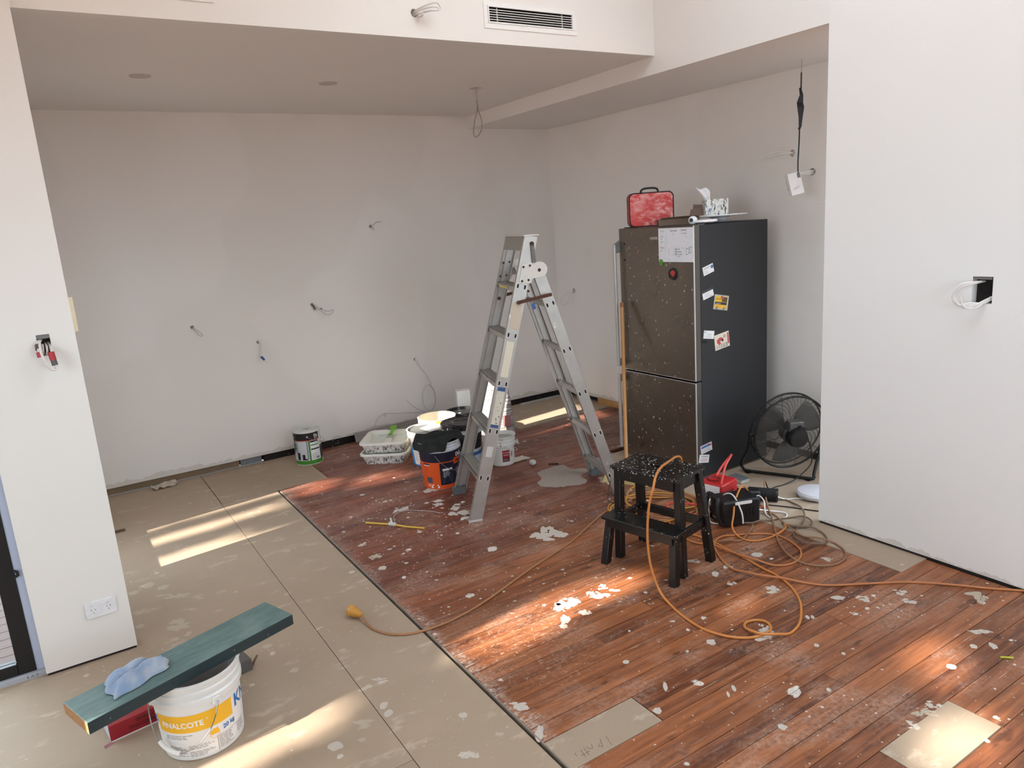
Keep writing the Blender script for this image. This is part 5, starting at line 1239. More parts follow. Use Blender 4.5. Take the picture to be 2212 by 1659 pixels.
for zz0, zz1, nm in ((.652, FH-.004, 'upper'), (.03, .640, 'lower')):
    dr = MB().box(0, .046, .006, Wd, zz0, zz1).build('door', M_ss, F, smooth=False, bevel=.004)
    MB().box(-.0015, .046, 0, .006, zz0, zz1).build('edge_trim', M_silver, dr, smooth=False, bevel=.002)
    MB().box(.006, .048, -.0008, .0, zz0, zz1).build('edge_side', M_dgrey, dr, smooth=False)
    MB().box(-.001, .046, .004, Wd, zz1-.004 if nm == 'lower' else zz0, zz1 if nm == 'lower' else zz0+.003).build('lip', M_silver, dr, smooth=False)
    h0, h1 = (.675, 1.50) if nm == 'upper' else (.09, .615)
    hb = MB().box(-.052, -.036, Wd-.012, Wd+.012, h0, h1).build('handle', M_silver, dr, smooth=False, bevel=.004)
    hp = MB()
    pz = [h0+.005, h1-.005]
    hp.prism([(-.046, h1), (0, h1+.025), (0, h1-.055), (-.046, h1-.06)] if nm == 'upper' else [(-.046, h1), (0, h1), (0, h1-.05), (-.046, h1-.05)], 0, .014, xform((0, Wd-.007, 0), (1, 0, 0), (0, 0, 1), (0, 1, 0)))
    hp.prism([(-.046, h0+.05), (0, h0+.05), (0, h0), (-.046, h0)], 0, .014, xform((0, Wd-.007, 0), (1, 0, 0), (0, 0, 1), (0, 1, 0)))
    hp.build('handle_bracket', plain('clear_grey_bracket', (136, 138, 138), .3, .4), dr, smooth=False, bevel=.002)
for yy in (.08, Wd-.08):
    MB().cyl(.02, .018, 0, .022, 14, xform((.10, yy, 0), (1, 0, 0), (0, 1, 0), (0, 0, 1))).build('foot', M_dgrey, F)
    MB().cyl(.02, .018, 0, .022, 14, xform((.60, yy, 0), (1, 0, 0), (0, 1, 0), (0, 0, 1))).build('foot', M_dgrey, F)
for zz in (1.50, 1.395):
    MB().cyl(.005, .004, 0, .006, 10, xform((0, Wd-.055, zz), (0, 1, 0), (0, 0, 1), (-1, 0, 0))).build('door_stud', M_slot, F)
MB().box(-.0012, 0, .304, .373, 1.525, 1.541).build('maker_badge', plain('badge_grey', (176, 168, 160), .35, .5), F, smooth=False)

# whiteboard sheet
def on_door(name, label, cat, pts, mat, th=.0012):   # pts: (y, z) corners on the door face
    n = len(pts); mb = MB()
    mb.prism(pts, 0, th, xform((FX-.0008, 0, 0), (0, 1, 0), (0, 0, 1), (-1, 0, 0)))
    yc = sum(q[0] for q in pts)/n; zc = min(q[1] for q in pts)
    o_ = thing(name, label, cat, (FX-.0008, yc, zc))
    for v_ in mb.v: v_ -= Vector((FX-.0008, yc, zc))
    mb.build('sheet', mat, o_, smooth=False); return o_, yc, zc
M_wb = plain('whiteboard_sheet', (226, 226, 230), .3, 0, .02)
o, yc, zc = on_door('whiteboard_sheet', 'white planner sheet with handwriting on the refrigerator door', 'whiteboard', [(3.457, 1.386), (3.164, 1.386), (3.164, 1.592), (3.457, 1.592)], M_wb, .002)
def scrawl(o_, items, mat):
    mb = MB()
    for s, yy, zz, sz, rot in items:
        T_ = xform((-.0026, yy-yc, zz-zc), (0, -math.cos(rot), math.sin(rot)), (0, math.sin(rot), math.cos(rot)), (-1, 0, 0)); text_flat(mb, s, sz, T_)
    mb.build('handwriting', mat, o_, smooth=False)
scrawl(o, [('kids week', 3.352, 1.571, .014, 0), ('Dinner', 3.262, 1.572, .016, .05), ('17 Thu 8', 3.262, 1.554, .011, 0), ('+ ..', 3.228, 1.533, .014, 0),
           ('3.00  Kit', 3.318, 1.459, .013, 0), ('4.00 Home', 3.318, 1.444, .013, 0), ('5.00  Cook', 3.318, 1.429, .013, 0), ('6  D...', 3.296, 1.415, .012, 0), ('Tea', 3.226, 1.462, .014, 0), ('8', 3.226, 1.446, .013, 0), ('mo', 3.226, 1.430, .012, 0),
           ('BE. 1 kg', 3.186, 1.480, .012, -PI/2), ('washing', 3.201, 1.480, .014, -PI/2)], plain('black_marker', (40, 38, 42), .5))
scrawl(o, [('Lunch', 3.44, 1.570, .013, .05), ('mon', 3.44, 1.538, .013, 0), ('tue', 3.44, 1.524, .013, 0), ('wed', 3.44, 1.506, .013, 0)], plain('teal_marker', (110, 176, 172), .5))
scrawl(o, [('Roger', 3.438, 1.470, .013, 0), ('12', 3.438, 1.450, .012, 0), ('-', 3.37, 1.476, .012, 0), ('1', 3.44, 1.428, .012, 0), ('3', 3.372, 1.430, .012, 0), ('. P', 3.376, 1.394, .013, 0), ('v', 3.372, 1.452, .012, 0)], plain('red_marker', (206, 96, 92), .5))
# magnets
tg = MB().prism(rrect(.030, .040, .01, 4), 0, .004, xform((FX-.0008, 3.437, 1.382), (0, 1, 0), (0, 0, 1), (-1, 0, 0)))
tag(tg.build('green_magnet', plain('green_magnet', (84, 138, 44), .4), None, bevel=.001), 'green magnet clip under the planner sheet', 'magnet')
o = thing('round_magnet', 'round black magnet with a red emblem on the refrigerator door', 'magnet', (FX-.0008, 3.337, 1.275))
MB().cyl(.038, .036, 0, .006, 32, xform((0, 0, .037), (0, 1, 0), (0, 0, 1), (-1, 0, 0))).build('disc', plain('black_rubber_magnet', (20, 18, 18), .5), o)
MB().prism([(-.004, -.018), (.010, -.012), (.020, .0), (.022, .012), (.012, .022), (-.006, .024), (-.014, .014), (-.020, .006), (-.012, .0), (-.018, -.008), (-.010, -.006), (-.002, .002)], .0058, .0072, xform((0, 0, .037), (0, -1, 0), (0, 0, 1), (-1, 0, 0))).build('emblem', plain('red_emblem', (190, 62, 54), .5), o, smooth=False)

# cards on the charcoal side
M_bus_y = plain('card_yellow', (222, 176, 44), .5); M_cardw = plain('card_white', (218, 218, 218), .5, 0, .02); M_cardc = plain('card_cream', (218, 206, 188), .6)
M_k = plain('card_black', (40, 36, 34), .5); M_cr = plain('card_red', (186, 72, 72), .5); M_cb = plain('card_blue', (70, 106, 156), .5); M_cg = plain('card_grey', (140, 140, 144), .5)
def side_card(name, label, c, w_, h_, rot, mat, deco=(), off=0.0):
    """c: (x, z) centre on the side panel; deco: (poly | text, material)"""
    o_ = thing(name, label, 'card', (c[0], FY0-.0006-off, c[1]-h_/2))
    T_ = xform((0, 0, h_/2), (math.cos(rot), 0, math.sin(rot)), (-math.sin(rot), 0, math.cos(rot)), (0, -1, 0))
    MB().prism([(-w_/2, -h_/2), (w_/2, -h_/2), (w_/2, h_/2), (-w_/2, h_/2)], 0, .0012, T_).build('card', mat, o_, smooth=False)
    for k, (what, mm, *ar) in enumerate(deco):
        mb = MB()
        if isinstance(what, str): text_flat(mb, what, ar[0], T_ @ Matrix.Translation((ar[1], ar[2], .0022)))
        else: mb.prism(what, .0012, .0016+.0002*k, T_)
        mb.build('print', mm, o_, smooth=False)
    return o_
def rc(x0, x1, y0, y1): return [(x0, y0), (x1, y0), (x1, y1), (x0, y1)]
def circ(cx, cy, r, n=20): return [(cx+r*math.cos(2*PI*k/n), cy+r*math.sin(2*PI*k/n)) for k in range(n)]
def lines(x0, x1, y0, n, dy, h=.0012): return [rc(x0, x1-RND.uniform(0, .25)*(x1-x0), y0-k*dy-h, y0-k*dy) for k in range(n)]
side_card('business_card', 'white business card with a blue spot at the top of the charcoal side', (3.420, 1.331), .092, .052, .25, M_cardw,
          [(rc(-.036, .016, .012, .016), M_cg)]+[(q, M_cg) for q in lines(-.036, .0, .0, 3, .008)]+[(circ(.034, .008, .011), M_cb)])
side_card('business_card', 'white business card with a dark top edge above the bus picture', (3.415, 1.184), .094, .05, .23, M_cardw,
          [(rc(-.047, .047, .015, .025), M_k)]+[(q, M_cg) for q in lines(-.03, .02, .004, 3, .008)]+[(rc(.008, .04, -.02, -.018), M_cr)])
bus = [(rc(-.056, .052, .002, .036), M_bus_y), (rc(-.054, .050, -.014, .002), M_k), (rc(-.056, .050, -.036, -.014), M_bus_y)]
for k in range(4): bus.append((rc(.004+k*.012, .013+k*.012, .004, .034), M_k))
bus += [(circ(-.034, -.036, .008), M_k), (circ(.030, -.036, .008), M_k), (circ(-.034, -.036, .004), M_cardw), (circ(.030, -.036, .004), M_cardw), (circ(.0, .032, .009), M_cr),
        ('BIG BUS', M_k, .013, -.05, .016), ('DONUTS', M_cr, .011, -.046, -.030), ('GELATO', M_cardw, .011, -.046, -.012)]
side_card('bus_picture_magnet', 'square picture magnet of a yellow double-decker bus', (3.530, 1.118), .128, .092, -.19, plain('card_grey_border', (178, 172, 160), .6), bus)
side_card('business_card', 'small white card with a ring mark beside the red-printed flyer', (3.418, .931), .092, .05, -.17, M_cardw,
          [(circ(-.034, .015, .006), M_k), (circ(-.034, .015, .004), M_cardw), (rc(-.012, .022, .0, .003), M_cg)]+[(q, M_cg) for q in lines(-.03, .03, -.008, 2, .007, .001)], .0004)
side_card('black_magnet', 'small plain black magnet below the ring-mark card', (3.379, .892), .040, .016, -.19, M_slot)
fly = [([(-.05, .012), (-.02, .026), (.01, .020), (.0, .004), (-.03, -.002)], M_cr), ([(-.05, .002), (-.03, .012), (-.01, -.014), (-.03, -.02)], M_cr), (rc(.05, .062, -.03, .04), M_cr), (circ(.025, .026, .009), M_k), (circ(.025, .026, .006), M_cardc), (rc(-.002, .012, -.004, .012), M_k)]
for k in range(5): fly += [(q, M_cg) for q in lines(-.058+k*.022, -.042+k*.022, -.018, 4, .007, .002)]
side_card('printed_flyer', 'cream flyer with red print on the charcoal side', (3.535, .876), .132, .098, .12, M_cardc, fly)
side_card('business_card', 'tilted white card with a pink border low on the charcoal side', (3.383, .2045), .105, .058, .13, plain('card_pink_border', (176, 120, 124), .6),
          [(rc(-.049, .049, -.026, .026), M_cardw), (rc(-.045, .030, .006, .022), M_cb)]+[(q, M_cg) for q in lines(-.045, .045, .0, 4, .006, .002)]+[(circ(.036, .013, .008), M_cr)])
side_card('business_card', 'lowest white card with lines of print on the charcoal side', (3.362, .138), .09, .052, -.2, M_cardw,
          [(rc(-.03, .03, .012, .017), M_cg)]+[(q, M_cr) for q in lines(-.035, .035, .002, 3, .008, .002)])

# ---------------------------------------------------------------- things on top of the refrigerator
def bag_mat2():
    m, t, b = newmat('scuffed_red_vinyl'); tc = t.nodes.new('ShaderNodeTexCoord').outputs['Object']
    n1 = noise(t, mapping(t, tc, (1, 1, 1.8)), 14, 5, .65, .6); n2 = noise(t, tc, 5, 2)
    msk = mth(t, 'MULTIPLY', ramp(t, n1, .40, .64), ramp(t, n2, .30, .55))
    t.links.new(mixc(t, mth(t, 'MULTIPLY', msk, .8), srgb(190, 46, 42), srgb(226, 176, 170)), b.inputs['Base Color']); b.inputs['Roughness'].default_value = .45
    bump(t, b, n1, .15, .004); return m
M_rb = bag_mat2(); M_rbs = plain('red_vinyl_side', (182, 48, 44), .45, 0, .06); M_pipe = plain('black_piping', (24, 22, 24), .6)
o = thing('red_bag', 'red scuffed zip case with black piping on the refrigerator', 'bag', (3.455, 3.690, FH), math.atan2(-.56, .83))
# local x runs along the case (image left to right), local -y is its front face
shp = rrect(.285, .212, .032, 6, 0, .108)
MB().prism(shp, -.05, .05, xform((0, 0, 0), (1, 0, 0), (0, 0, 1), (0, -1, 0))).build('case', M_rbs, o, bevel=.006)
MB().prism([(x*.97, .108+(z-.108)*.96) for x, z in shp], .05, .0525, xform((0, 0, 0), (1, 0, 0), (0, 0, 1), (0, -1, 0))).build('front_panel', M_rb, o, bevel=.001)
for yy in (-.051, .051): MB().tube([(x, yy, z) for x, z in shp], .0032, 6, True).build('piping', M_pipe, o)
MB().tube(smooth_path([(-.060, 0, .214), (-.057, 0, .230), (-.04, 0, .241), (0, 0, .244), (.036, 0, .241), (.050, 0, .231), (.054, 0, .214)], 5), .0065, 8).build('carry_handle', M_pipe, o)
# open cardboard box
M_cb_ = plain('brown_cardboard', (112, 92, 78), .8, 0, .08)
o = thing('cardboard_tray', 'open brown cardboard carton lying behind the planner sheet', 'box', (3.475, 3.455, FH), math.atan2(-.62, .78))
bx_ = MB().box(-.13, .12, -.07, .07, 0, .003); bx_.box(-.13, .12, -.072, -.069, 0, .038); bx_.box(-.13, .12, .069, .072, 0, .038); bx_.box(-.132, -.129, -.07, .07, 0, .038); bx_.box(.119, .122, -.07, .07, 0, .038)
bx_.build('tray_walls', M_cb_, o, smooth=False)
MB().add([(-.125, -.071, .038), (.12, -.071, .038), (.11, -.095, .052), (-.112, -.095, .048)], [(0, 1, 2, 3)]).build('flap', M_cb_, o, smooth=False).modifiers.new('s', 'SOLIDIFY').thickness = .003
MB().add([(.07, .05, .038), (.16, .04, .04), (.175, .05, .100), (.085, .065, .088)], [(0, 1, 2, 3)]).build('flap', M_cb_, o, smooth=False).modifiers.new('s', 'SOLIDIFY').thickness = .003
MB().add([(.09, .071, .04), (.18, .07, .045), (.175, .085, .112), (.105, .09, .118)], [(0, 1, 2, 3)]).build('flap', M_cb_, o, smooth=False).modifiers.new('s', 'SOLIDIFY').thickness = .003
# cake stand, tissue box, round gadget
o = thing('cake_stand', 'low white cake stand holding the tissue box', 'cake stand', (3.70, 3.32, FH))
MB().lathe([(.0, 0), (.075, 0), (.078, .004), (.05, .014), (.046, .024), (.075, .032), (.165, .036), (.170, .040), (.168, .046), (.160, .043), (0, .041)], 56).build('plate', plain('white_porcelain', (206, 208, 208), .25), o)
def tissue_mat():
    m, t, b = newmat('botanical_print'); tc = t.nodes.new('ShaderNodeTexCoord').outputs['Object']
    a = noise(t, mapping(t, tc, (60, 60, 14), (0, 0, 0), (.0, .5, 0)), 1.4, 3, .6, 1.2); a2 = noise(t, mapping(t, tc, (60, 60, 14), (4, 2, 1), (.0, -.6, 0)), 1.4, 3, .6, 1.0); n3 = noise(t, tc, 30, 2)
    c = mixc(t, ramp(t, a, .56, .59), srgb(222, 222, 216), srgb(58, 74, 58)); c = mixc(t, ramp(t, a2, .60, .62), c, srgb(46, 48, 52)); c = mixc(t, ramp(t, n3, .68, .7), c, srgb(128, 140, 176))
    t.links.new(c, b.inputs['Base Color']); b.inputs['Roughness'].default_value = .6; return m
o = thing('tissue_box', 'leaf-patterned tissue box on the cake stand', 'tissue box', (3.685, 3.345, FH+.0425), math.atan2(-.58, .81))
MB().box(-.072, .072, -.055, .055, 0, .100).build('carton', tissue_mat(), o, smooth=False, bevel=.002)
vs_ = []; fs = []
for j in range(7):
    for i in range(9):
        u_, v_ = i/8*2-1, j/6; wv_ = .012*math.sin(u_*7+v_*3)
        vs_.append((-.045+u_*.045*(.35+.75*v_)-.03*v_, wv_+.01*v_, .096+.075*v_-.012*u_*v_+.01*math.sin(u_*4)*v_))
for j in range(6):
    for i in range(8): fs.append((j*9+i, j*9+i+1, (j+1)*9+i+1, (j+1)*9+i))
tt = MB().add(vs_, fs).build('tissue', plain('white_tissue', (234, 234, 234), .8), o); m = tt.modifiers.new('s', 'SOLIDIFY'); m.thickness = .004; m = tt.modifiers.new('u', 'SUBSURF'); m.levels = 1; m.render_levels = 1
o = thing('round_gadget', 'small round white camera gadget at the front edge of the refrigerator top', 'gadget', (3.40, 3.262, FH))
MB().lathe([(.0, 0), (.016, 0), (.024, .008), (.028, .022), (.024, .038), (.014, .047), (0, .05)], 28).build('ball', M_plast, o)
MB().cyl(.012, .011, 0, .004, 18, xform((-.024, -.01, .026), (.39, -.92, 0), (0, 0, 1), (-.92, -.39, 0))).build('lens', plain('lens_dark', (50, 50, 54), .2), o)
o = thing('white_dish', 'flat white round dish beside the round gadget', 'dish', (3.47, 3.245, FH))
MB().lathe([(.0, .002), (.06, .002), (.085, .010), (.085, .022), (.08, .024), (.0, .022)], 40).build('dish', M_plast, o)
# ---------------------------------------------------------------- floor fan
M_fan = plain('black_fan_metal', (20, 20, 22), .4, .3, .1); M_wire = plain('grille_wire', (92, 88, 84), .4, .6)
M_blade = plain('grey_fan_blade', (74, 72, 70), .45, .2, .08)
fc = Vector((3.72, 2.804, .322)); az, tl_ = math.radians(246), math.radians(-8)
fn = Vector((math.cos(az)*math.cos(tl_), math.sin(az)*math.cos(tl_), math.sin(tl_)))       # towards the back of the fan, facing the viewer
fa = fn.cross(Vector((0, 0, 1))).normalized(); fa = -fa if fa.dot(rt) < 0 else fa; fb = fn.cross(fa); fb = -fb if fb.z < 0 else fb
base = Vector((3.74, 2.91, 0))
Fan = thing('floor_fan', 'black metal floor fan seen from behind beside the refrigerator', 'fan', base)
TF = xform(fc-base, fa, fb, fn)
def ring(r, z, n=56): return [TF @ Vector((r*math.cos(2*PI*k/n), r*math.sin(2*PI*k/n), z)) for k in range(n)]
R_ = .235
MB().tube(ring(R_, .028), .0068, 8, True).build('rear_rim', M_fan, Fan)
MB().tube(ring(R_, -.032), .006, 8, True).build('front_rim', M_fan, Fan)
gr = MB(); gf = MB()
for k in range(30):
    r = .048+.0063*k; zr = .028+.030*(1-(r/R_)**2)
    gr.tube(ring(r, zr, 48), .0011, 4, True); gf.tube(ring(r, -.032-.02*(1-(r/R_)**2), 48), .0009, 4, True)
for k in range(8):
    a = 2*PI*k/8+.2
    pts = [TF @ Vector((r*math.cos(a), r*math.sin(a), .027+.030*(1-(r/R_)**2))) for r in (.04, .10, .16, .2, .235)]
    gr.tube(pts, .0018, 5)
    pts = [TF @ Vector((r*math.cos(a), r*math.sin(a), -.031-.02*(1-(r/R_)**2))) for r in (.02, .10, .16, .2, .235)]
    gf.tube(pts, .0018, 5)
gr.build('rear_grille', M_wire, Fan)['kind'] = 'stuff'; gf.build('front_grille', M_wire, Fan)['kind'] = 'stuff'
sp = MB()
for k in range(20):
    a = 2*PI*k/20
    sp.tube([TF @ Vector((R_*math.cos(a), R_*math.sin(a), .028)), TF @ Vector((R_*1.0*math.cos(a), R_*math.sin(a), -.032))], .0016, 5)
sp.build('rim_spokes', M_wire, Fan)['kind'] = 'stuff'
for k in range(3):
    vs_ = []; fs = []; a0 = 2*PI*k/3+.5
    for j in range(7):
        for i in range(7):
            u_, v_ = i/6, j/6; r = .045+.165*v_; wdt = (1.15+.35*math.sin(v_*PI))*(1-.2*v_)
            a = a0+(u_-.5)*wdt*(.75+.25*v_)
            vs_.append(TF @ Vector((r*math.cos(a), r*math.sin(a), .012-.038*u_)))
    for j in range(6):
        for i in range(6): fs.append((j*7+i, j*7+i+1, (j+1)*7+i+1, (j+1)*7+i))
    b_ = MB().add(vs_, fs).build('blade', M_blade, Fan); b_.modifiers.new('s', 'SOLIDIFY').thickness = .002
mo = MB().lathe([(0, -.03), (.05, -.03), (.062, -.01), (.064, .06), (.060, .09), (.060, .12), (.052, .132), (.02, .135), (0, .135)], 36, TF)
mo.build('motor_housing', plain('grey_motor', (104, 100, 96), .4, .5), Fan)
MB().lathe([(.062, .068), (.0625, .115), (.055, .134), (.02, .137), (0, .137)], 36, TF).build('motor_cap', M_fan, Fan)
TB = TF @ Matrix.Translation((-.005, .062, .07))
MB().box(-.045, .045, -.03, .035, -.03, .03, TB).build('switch_box', plain('grey_switch_box', (86, 84, 82), .4, .4), Fan, bevel=.006)
MB().cyl(.017, .015, .03, .045, 18, TB @ Matrix.Translation((.018, -.004, 0))).build('speed_knob', M_fan, Fan)
# stand: arms from both pivots and the loop on the floor
pL, pR = fc-fa*(R_+.012)-base, fc+fa*(R_+.012)-base
f0, f1 = Vector((3.655, 3.055, .012))-base, Vector((3.805, 2.715, .012))-base
MB().tube(smooth_path([pL, pL*.55+(f0+Vector((-.01, .03, .02)))*.45, f0+Vector((-.015, .045, .05)), f0+Vector((-.01, .035, .012)), f0, (f0+f1)/2, f1, f1+Vector((.02, -.02, .004)), f1+Vector((.03, -.015, .03)), f1*.5+pR*.5+Vector((.01, 0, -.03)), pR], 6), .0095, 10).build('stand', M_fan, Fan)
for P_ in (pL, pR): MB().tube([P_-fa*.012, P_+fa*.012], .014, 12).build('pivot_knob', M_fan, Fan)
MB().box(f0.x-.02, f0.x+.02, f0.y-.015, f0.y+.015, -.0, .008).build('rubber_pad', M_fan, Fan); MB().box(f1.x-.02, f1.x+.02, f1.y-.015, f1.y+.015, 0, .008).build('rubber_pad', M_fan, Fan)

# ---------------------------------------------------------------- broom leaning on the refrigerator
bt, bb = Vector((3.255, 3.775, 1.112)), Vector((2.965, 3.455, .10))
o = thing('broom', 'wooden-handled broom leaning on the refrigerator door', 'broom', (bb.x, bb.y, 0))
MB().tube([bb-Vector((bb.x, bb.y, 0)), bt-Vector((bb.x, bb.y, 0))], .0125, 12).build('handle', plain('varnished_wood_pole', (186, 132, 76), .4, 0, .1, 20), o)
d_ = (bt-bb).normalized(); MB().tube([bt-Vector((bb.x, bb.y, 0))-d_*.03, bt-Vector((bb.x, bb.y, 0))+d_*.002], .0135, 12).build('end_cap', plain('dark_pole_end', (140, 92, 52), .5), o)
ba = Vector((2.998-2.881, 3.336-3.561, 0)).normalized()
MB().beam(-ba*.14+Vector((0, 0, .085)), ba*.14+Vector((0, 0, .085)), (0, 0, 1), .035, .05).build('head_block', plain('broom_block', (70, 54, 40), .6), o, bevel=.004)
br = MB(); vs_ = []
TBr = xform((0, 0, 0), ba, (-ba.y, ba.x, 0), (0, 0, 1))
br.add([TBr @ Vector(q) for q in ((-.155, -.035, 0), (.155, -.035, 0), (.155, .035, 0), (-.155, .035, 0), (-.135, -.02, .072), (.135, -.02, .072), (.135, .02, .072), (-.135, .02, .072))], [(0, 3, 2, 1), (4, 5, 6, 7), (0, 1, 5, 4), (1, 2, 6, 5), (2, 3, 7, 6), (3, 0, 4, 7)])
br.build('bristles', speckled('straw_bristles', (206, 180, 120), (150, 120, 70), .9, 0, 200, .4, stretch=(1, 1, .1)), o)

# ---------------------------------------------------------------- cords
M_ocord = plain('orange_cord', (206, 132, 66), .5, 0, .1, 8); M_bcord = plain('dusty_brown_cord', (150, 112, 82), .6, 0, .12, 8); M_kcord = plain('black_cord', (24, 24, 26), .5); M_yc = plain('amber_cord', (196, 140, 62), .5, 0, .1, 8)
def cord(name, label, pts, r, mat, k=6, cat='cord', parts=None, grp=None):
    P = smooth_path(pts, k); c = Vector((sum(p.x for p in P)/len(P), sum(p.y for p in P)/len(P), 0))
    o_ = thing(name, label, cat, c, 0, grp); MB().tube([p-c for p in P], r, 8).build('flex', mat, o_); return o_, c
def z2(pts, z=.0056, w_=.0): return [(x, y_, z+w_*(i % 2)) for i, (x, y_) in enumerate(pts)]
A = [(2.083, 2.167), (2.057, 2.065), (2.048, 1.955), (2.068, 1.876), (2.105, 1.816), (2.163, 1.775), (2.232, 1.767), (2.27, 1.785), (2.286, 1.823), (2.263, 1.857), (2.222, 1.869), (2.19, 1.851), (2.173, 1.809), (2.19, 1.759), (2.236, 1.721), (2.29, 1.707), (2.372, 1.726), (2.454, 1.776), (2.521, 1.83), (2.579, 1.899), (2.62, 1.971), (2.646, 2.054), (2.653, 2.133), (2.673, 2.249), (2.682, 2.344), (2.694, 2.422), (2.70, 2.497), (2.69, 2.60), (2.66, 2.72), (2.74, 2.86)]
air = [(2.60, 2.66, .02), (2.565, 2.58, .18), (2.53, 2.53, .40), (2.49, 2.49, .505), (2.44, 2.47, .535), (2.36, 2.43, .545), (2.24, 2.372, .552), (2.14, 2.30, .553), (2.10, 2.275, .515), (2.088, 2.287, .45), (2.083, 2.295, .38), (2.082, 2.30, .31), (2.082, 2.30, .235), (2.084, 2.29, .155), (2.088, 2.268, .085), (2.092, 2.235, .03)]
zA = [.0056]*len(A); zA[8:14] = [.0056]*6
for i in (12, 13, 14): zA[i] = .016
for i in (21, 22): zA[i] = .0056
o, c = cord('extension_cord', 'orange extension cord draped over the black stool and curling across the boards', air+[(x, y_, zA[i]) for i, (x, y_) in enumerate(A)], .0055, M_ocord)
B = [(3.345, 1.25), (3.307, 1.301), (3.285, 1.327), (3.213, 1.412), (3.134, 1.521), (3.02, 1.646), (2.868, 1.754), (2.72, 1.865), (2.629, 2.0), (2.582, 2.076), (2.554, 2.141), (2.544, 2.209), (2.558, 2.276), (2.597, 2.352), (2.657, 2.435), (2.716, 2.484), (2.782, 2.499), (2.843, 2.467), (2.914, 2.425), (2.982, 2.365), (3.004, 2.302), (2.985, 2.217), (2.946, 2.143), (2.876, 2.092), (2.809, 2.078), (2.751, 2.092), (2.712, 2.135), (2.684, 2.203), (2.667, 2.282), (2.66, 2.38), (2.655, 2.449), (2.62, 2.56), (2.66, 2.72)]
zB = [.0056]*len(B); zB[0] = .004
for i in (8, 9, 10): zB[i] = .016
for i in (27, 28, 29, 30): zB[i] = .017
cord('extension_cord', 'long orange cord running out under the near right wall', [(x, y_, zB[i]) for i, (x, y_) in enumerate(B)], .0050, plain('worn_orange_cord', (190, 120, 72), .55, 0, .1, 8))
Cc = [(3.453, 2.765, .07), (3.42, 2.74, .075), (3.36, 2.69, .045), (3.27, 2.60, .018), (3.174, 2.498, .012), (3.114, 2.436, .006), (3.03, 2.359, .017), (2.968, 2.296, .006), (2.897, 2.221, .017), (2.852, 2.154, .017), (2.832, 2.103, .015), (2.836, 2.065, .006), (2.845, 2.019, .006), (2.873, 1.979, .006), (2.921, 1.949, .006), (2.979, 1.942, .006), (3.047, 1.962, .006), (3.094, 2.001, .006), (3.118, 2.039, .006), (3.135, 2.086, .006), (3.115, 2.122, .017), (3.103, 2.164, .017), (3.091, 2.225, .006), (3.093, 2.289, .017), (3.132, 2.378, .017), (3.181, 2.477, .017), (3.209, 2.526, .006), (3.25, 2.614, .006), (3.276, 2.68, .006)]
cord('extension_cord', 'dusty brown extension cord in wide loops beside the near right wall', Cc, .0050, M_bcord)
D = [(3.268, 2.712, .03), (3.302, 2.765, .05), (3.297, 2.80, .06), (3.215, 2.80, .05), (3.09, 2.735, .04), (2.985, 2.655, .03), (2.90, 2.57, .012), (2.86, 2.515, .006), (2.843, 2.458, .006), (2.838, 2.397, .006), (2.863, 2.356, .006), (2.917, 2.334, .006), (2.973, 2.33, .006), (3.027, 2.322, .017), (3.093, 2.343, .017), (3.10, 2.36, .02)]
D = [(3.268, 2.712, .03), (3.20, 2.69, .11), (3.12, 2.65, .16), (3.03, 2.60, .165), (2.945, 2.555, .13), (2.89, 2.515, .09), (2.85, 2.49, .045), (2.845, 2.458, .012), (2.838, 2.397, .006), (2.863, 2.356, .006), (2.917, 2.334, .006), (2.973, 2.33, .006), (3.027, 2.322, .017), (3.093, 2.343, .017), (3.12, 2.37, .02)]
cord('extension_cord', 'orange cord looping up over the black battery charger', D, .0050, M_ocord)
E1 = [(3.134, 2.354), (3.165, 2.313), (3.202, 2.287), (3.234, 2.286), (3.272, 2.322), (3.28, 2.373), (3.249, 2.416), (3.189, 2.447), (3.132, 2.47), (3.073, 2.487), (3.017, 2.494), (2.983, 2.525), (2.994, 2.572), (3.059, 2.633), (3.139, 2.684), (3.226, 2.718), (3.293, 2.705), (3.333, 2.669), (3.401, 2.639), (3.429, 2.605), (3.42, 2.539), (3.381, 2.463), (3.322, 2.394), (3.248, 2.344), (3.178, 2.322), (3.113, 2.299), (3.053, 2.259), (3.021, 2.211), (3.015, 2.16), (3.045, 2.122), (3.095, 2.108), (3.157, 2.142), (3.197, 2.197), (3.195, 2.252), (3.163, 2.301), (3.13, 2.351), (3.148, 2.405)]
cord('extension_cord', 'dusty brown cord in a figure-eight tangle at the alcove entrance', [(x, y_, .0056+.011*((i//3) % 2)) for i, (x, y_) in enumerate(E1)], .0048, plain('grey_brown_cord', (124, 100, 82), .6, 0, .12, 8))
Fq = [(3.197, 2.538), (3.177, 2.571), (3.146, 2.584), (3.096, 2.554), (3.017, 2.494), (2.928, 2.436), (2.816, 2.404), (2.76, 2.428), (2.715, 2.473)]
cord('extension_cord', 'short run of brown cord crossing beside the stool', [(x, y_, .0056+.012*(i % 2)) for i, (x, y_) in enumerate(Fq)], .0048, M_bcord)
G = [(.947, 2.953, .028), (.952, 2.90, .012), (.960, 2.835, .0056), (.997, 2.756, .0056), (1.06, 2.704, .0056), (1.148, 2.68, .006), (1.274, 2.682, .0056), (1.469, 2.729, .0056), (1.819, 2.863, .0056), (2.13, 2.967, .0056), (2.40, 3.10, .0056), (2.56, 3.17, .0056), (2.68, 3.16, .0056), (2.76, 3.08, .0056)]
o, c = cord('extension_cord', 'extension cord ending in an amber plug on the floor sheet', G, .0050, plain('worn_tan_cord', (168, 118, 78), .55, 0, .15, 6))
pdir = Vector((.930-.955, 3.02-2.94, 0)).normalized(); p0 = Vector((.949, 2.945, .027))-c
